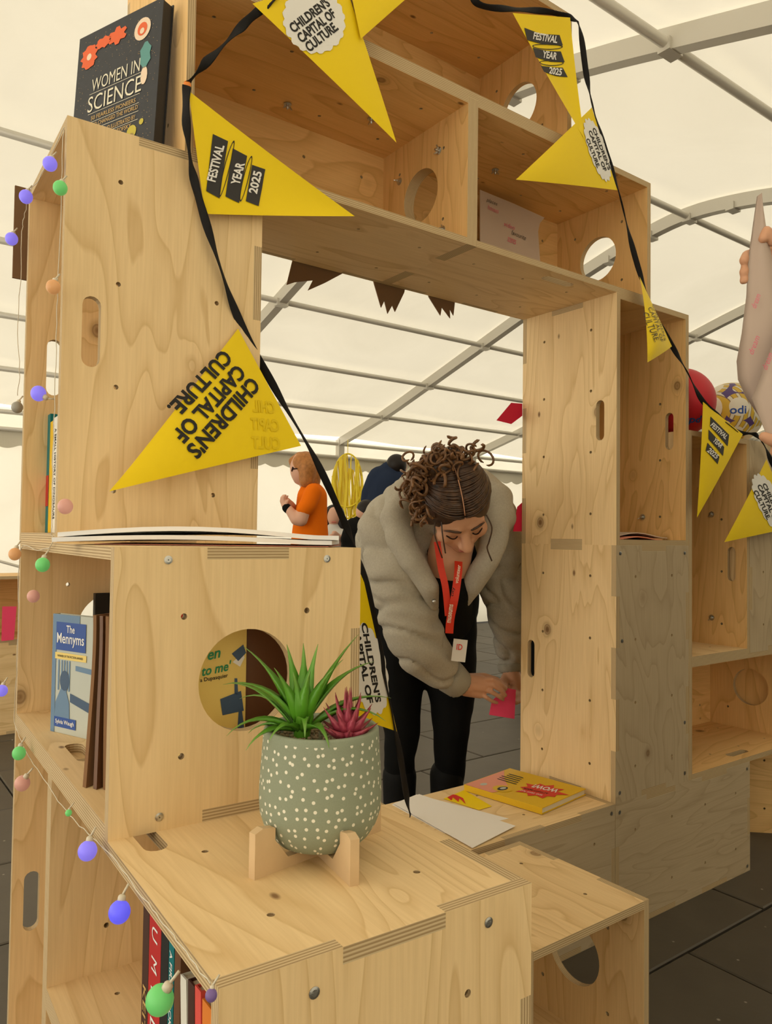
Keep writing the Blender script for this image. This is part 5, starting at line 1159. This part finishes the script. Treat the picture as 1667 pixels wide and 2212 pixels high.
# ------------------------------------------------------------------ yellow ribbon lantern hung from the eave
d = 8.6; LC = PX(750, 1050, D=d); lan = empty('ribbon_hanging', LC); tag(lan, 'tall oval of yellow ribbons hanging from the tent eave', 'decoration')
mat('ribbon_yellow', (.86, .66, .02, 1), .35, .5)
s_ = d/FPX; a_, b_ = 33*s_, 70*s_; rr_ = random.Random(5)
MB().tube([RGT*(a_*math.cos(t/40*2*PI)) + UZ*(b_*math.sin(t/40*2*PI)) for t in range(41)], .010, 6).build('hoop', MAT['ribbon_yellow'], lan, True)
MB().tube([RGT*(a_*.95*math.cos(t/20*PI)) - UZ*(.1*b_ + .55*b_*math.sin(t/20*PI)) + TOC*.03 for t in range(21)], .010, 6).build('hoop', MAT['ribbon_yellow'], lan, True)
for k in range(26):
    u = -1 + 2*(k+.5)/26; top = b_*math.sqrt(1-u*u*.98); bot = -b_*(.55 + .6*math.sqrt(1-u*u))*rr_.uniform(.8, 1.05); x = a_*u
    if abs(u) < .5 and rr_.random() < .35: top *= .55
    w = rr_.uniform(.006, .014); dz = rr_.uniform(-.04, .04); vv = []; ff = []
    for i in range(9):
        t = i/8; p = RGT*(x*(1-.15*t*t) + .01*math.sin(t*7+k)) + UZ*(top+(bot-top)*t) + TOC*(dz + .02*math.sin(t*5+k*2)); vv += [p-RGT*w, p+RGT*w, p+RGT*w-TOC*.002, p-RGT*w-TOC*.002]
    for i in range(8):
        for q in range(4): ff.append([i*4+q, i*4+(q+1) % 4, (i+1)*4+(q+1) % 4, (i+1)*4+q])
    mesh_obj('ribbon', vv, ff, MAT['ribbon_yellow'], lan)
MB().tube([UZ*b_, UZ*(b_+.16)], .004, 5).build('cord', MAT['ribbon_yellow'], lan)

# ------------------------------------------------------------------ the reader at the right edge: hands and a tall folded sheet
d = 1.62
RP = PX(2010, 1165, D=1.75); rd = empty('person', Vector((RP.x, RP.y, 0))); tag(rd, 'person at the right edge, only fingers showing, holding up a tall beige sheet', 'person'); RO = rd.location.copy()
def strip(name, rows, m_, parent=None):
    """a sheet through rows of (left, right) points"""
    vv, ff = [], []; n = 8
    for a, b in rows:
        for k in range(n+1):
            t = k/n; p = a.lerp(b, t) + TOC*(.018*math.sin(PI*t)); vv.append(p)
    N_ = len(vv); vv += [p - TOC*.0016 for p in vv]; k = n+1
    for i in range(len(rows)-1):
        for j_ in range(n): q = [i*k+j_, i*k+j_+1, (i+1)*k+j_+1, (i+1)*k+j_]; ff += [q[::-1], [x+N_ for x in q]]
    for i in range(len(rows)-1):
        for e in (0, n): ff.append([i*k+e, (i+1)*k+e, (i+1)*k+e+N_, i*k+e+N_])
    return mesh_obj(name, vv, ff, MAT[m_], parent, smooth=True)
big = empty('paper_sheet', PX(1680, 700, D=d)); tag(big, 'tall pointed beige sheet held up at the right edge with faint red writing', 'paper'); PO = big.location.copy()
mat('paper_fold', (.50, .39, .325, 1), .7, .2, var=.05, vscale=8)
def rw(y, xl, xr, dl=d, dr=d): return (DP(xl, y, dl)-PO, DP(xr, y, dr)-PO)
strip('back_leaf', [rw(424, 1635, 1638), rw(480, 1627, 1652), rw(560, 1616, 1668), rw(640, 1612, 1690), rw(720, 1602, 1720), rw(780, 1591, 1740), rw(820, 1594, 1740), rw(860, 1612, 1740), rw(900, 1640, 1740), rw(960, 1668, 1740)], 'paper_fold', big)
fr = strip('front_leaf', [rw(690, 1690, 1780, d-.05, d-.05), rw(760, 1662, 1770, d-.05, d-.05), rw(820, 1640, 1770, d-.05, d-.05), rw(860, 1624, 1770, d-.05, d-.05), rw(900, 1640, 1770, d-.05, d-.05), rw(960, 1664, 1770, d-.05, d-.05)], 'paper_fold', big)
for x, y, L in ((1632, 650, .03), (1628, 745, .04), (1657, 780, .035)): line_text('lettering', big, MAT['pink_ink'], 'dream', DP(x, y, d-.07)-PO if x > 1650 else DP(x, y, d-.025)-PO, RGT, UPV, (0, 0), L, .012, 1.2, bold=-.006, lift=.0, shear=.3)
fh = PB(RO)   # the far hand: fingers wrap the left edge from behind
for y, r_ in ((553, .0115), (578, .0115), (596, .0105)):
    fh.chain([((1680, y-22, d+.045), r_*1.25), ((1645, y-10, d+.035), r_*1.1), ((1613, y-1, d+.02), r_), ((1606, y+10, d+.002), r_*.85)])
fh.chain([((1690, 540, d+.05), .034), ((1740, 560, d+.06), .04), ((1790, 640, d+.06), .033)]); fh.chain([((1668, 520, d-.012), .0125), ((1655, 500, d-.015), .0115), ((1648, 516, d-.018), .010)])
remeshed('hand', fh, .0042, MAT['skin'], rd, 2)
nh = PB(RO); nh.chain([((1690, 960, d-.06), .0135), ((1664, 950, d-.065), .0125), ((1650, 943, d-.065), .0105)]); nh.chain([((1700, 975, d-.05), .013), ((1675, 975, d-.05), .012)]); nh.chain([((1690, 960, d-.06), .02), ((1730, 980, d-.05), .038), ((1800, 1010, d-.02), .034)])
remeshed('hand', nh, .0042, MAT['skin'], rd, 2)
bd_ = MB(); z_ = Vector((0, 0, 1)); sd = Vector((RGT.x, RGT.y, 0)).normalized(); O3 = Vector((0, 0, 0)); hn1 = DP(1790, 640, d+.06)-RO; hn2 = DP(1800, 1010, d-.02)-RO; fw = Vector((FWD.x, FWD.y, 0)).normalized()
bd_.capsule(z_*1.05, .17, z_*1.45, .19); bd_.capsule(z_*1.5 - fw*.2, .10, z_*1.5 + fw*.2, .10); bd_.capsule(z_*1.52, .08, z_*1.6, .07)
bd_.capsule(z_*1.48 + fw*.2, .075, z_*1.30 + fw*.24 - sd*.08, .065); bd_.capsule(z_*1.30 + fw*.24 - sd*.08, .065, hn1.lerp(z_*1.30 + fw*.24 - sd*.08, .25), .045)
bd_.capsule(z_*1.48 - fw*.2, .075, z_*1.16 - fw*.2 - sd*.03, .06); bd_.capsule(z_*1.16 - fw*.2 - sd*.03, .06, hn2.lerp(z_*1.16 - fw*.2 - sd*.03, .25), .045)
remeshed('jumper', bd_, .018, MAT['black_cloth'], rd, 4)
bl = MB()
for s in (-1, 1): bl.capsule(z_*.98 + fw*s*.1, .14, z_*.5 + fw*s*.11, .09); bl.capsule(z_*.5 + fw*s*.11, .09, z_*.06 + fw*s*.11, .06)
remeshed('trousers', bl, .02, MAT['denim'], rd, 4)
hh = MB(); hh.ell(z_*1.76, (.09, .10, .13)); hh.capsule(z_*1.55, .06, z_*1.68, .06); remeshed('head', hh, .012, MAT['skin'], rd, 3)
hh = MB(); hh.ell(z_*1.80 + sd*.02, (.10, .11, .11)); remeshed('hair', hh, .012, MAT['hair_dark'], rd, 3)

bpy.data.scenes.remove(SCRATCH)
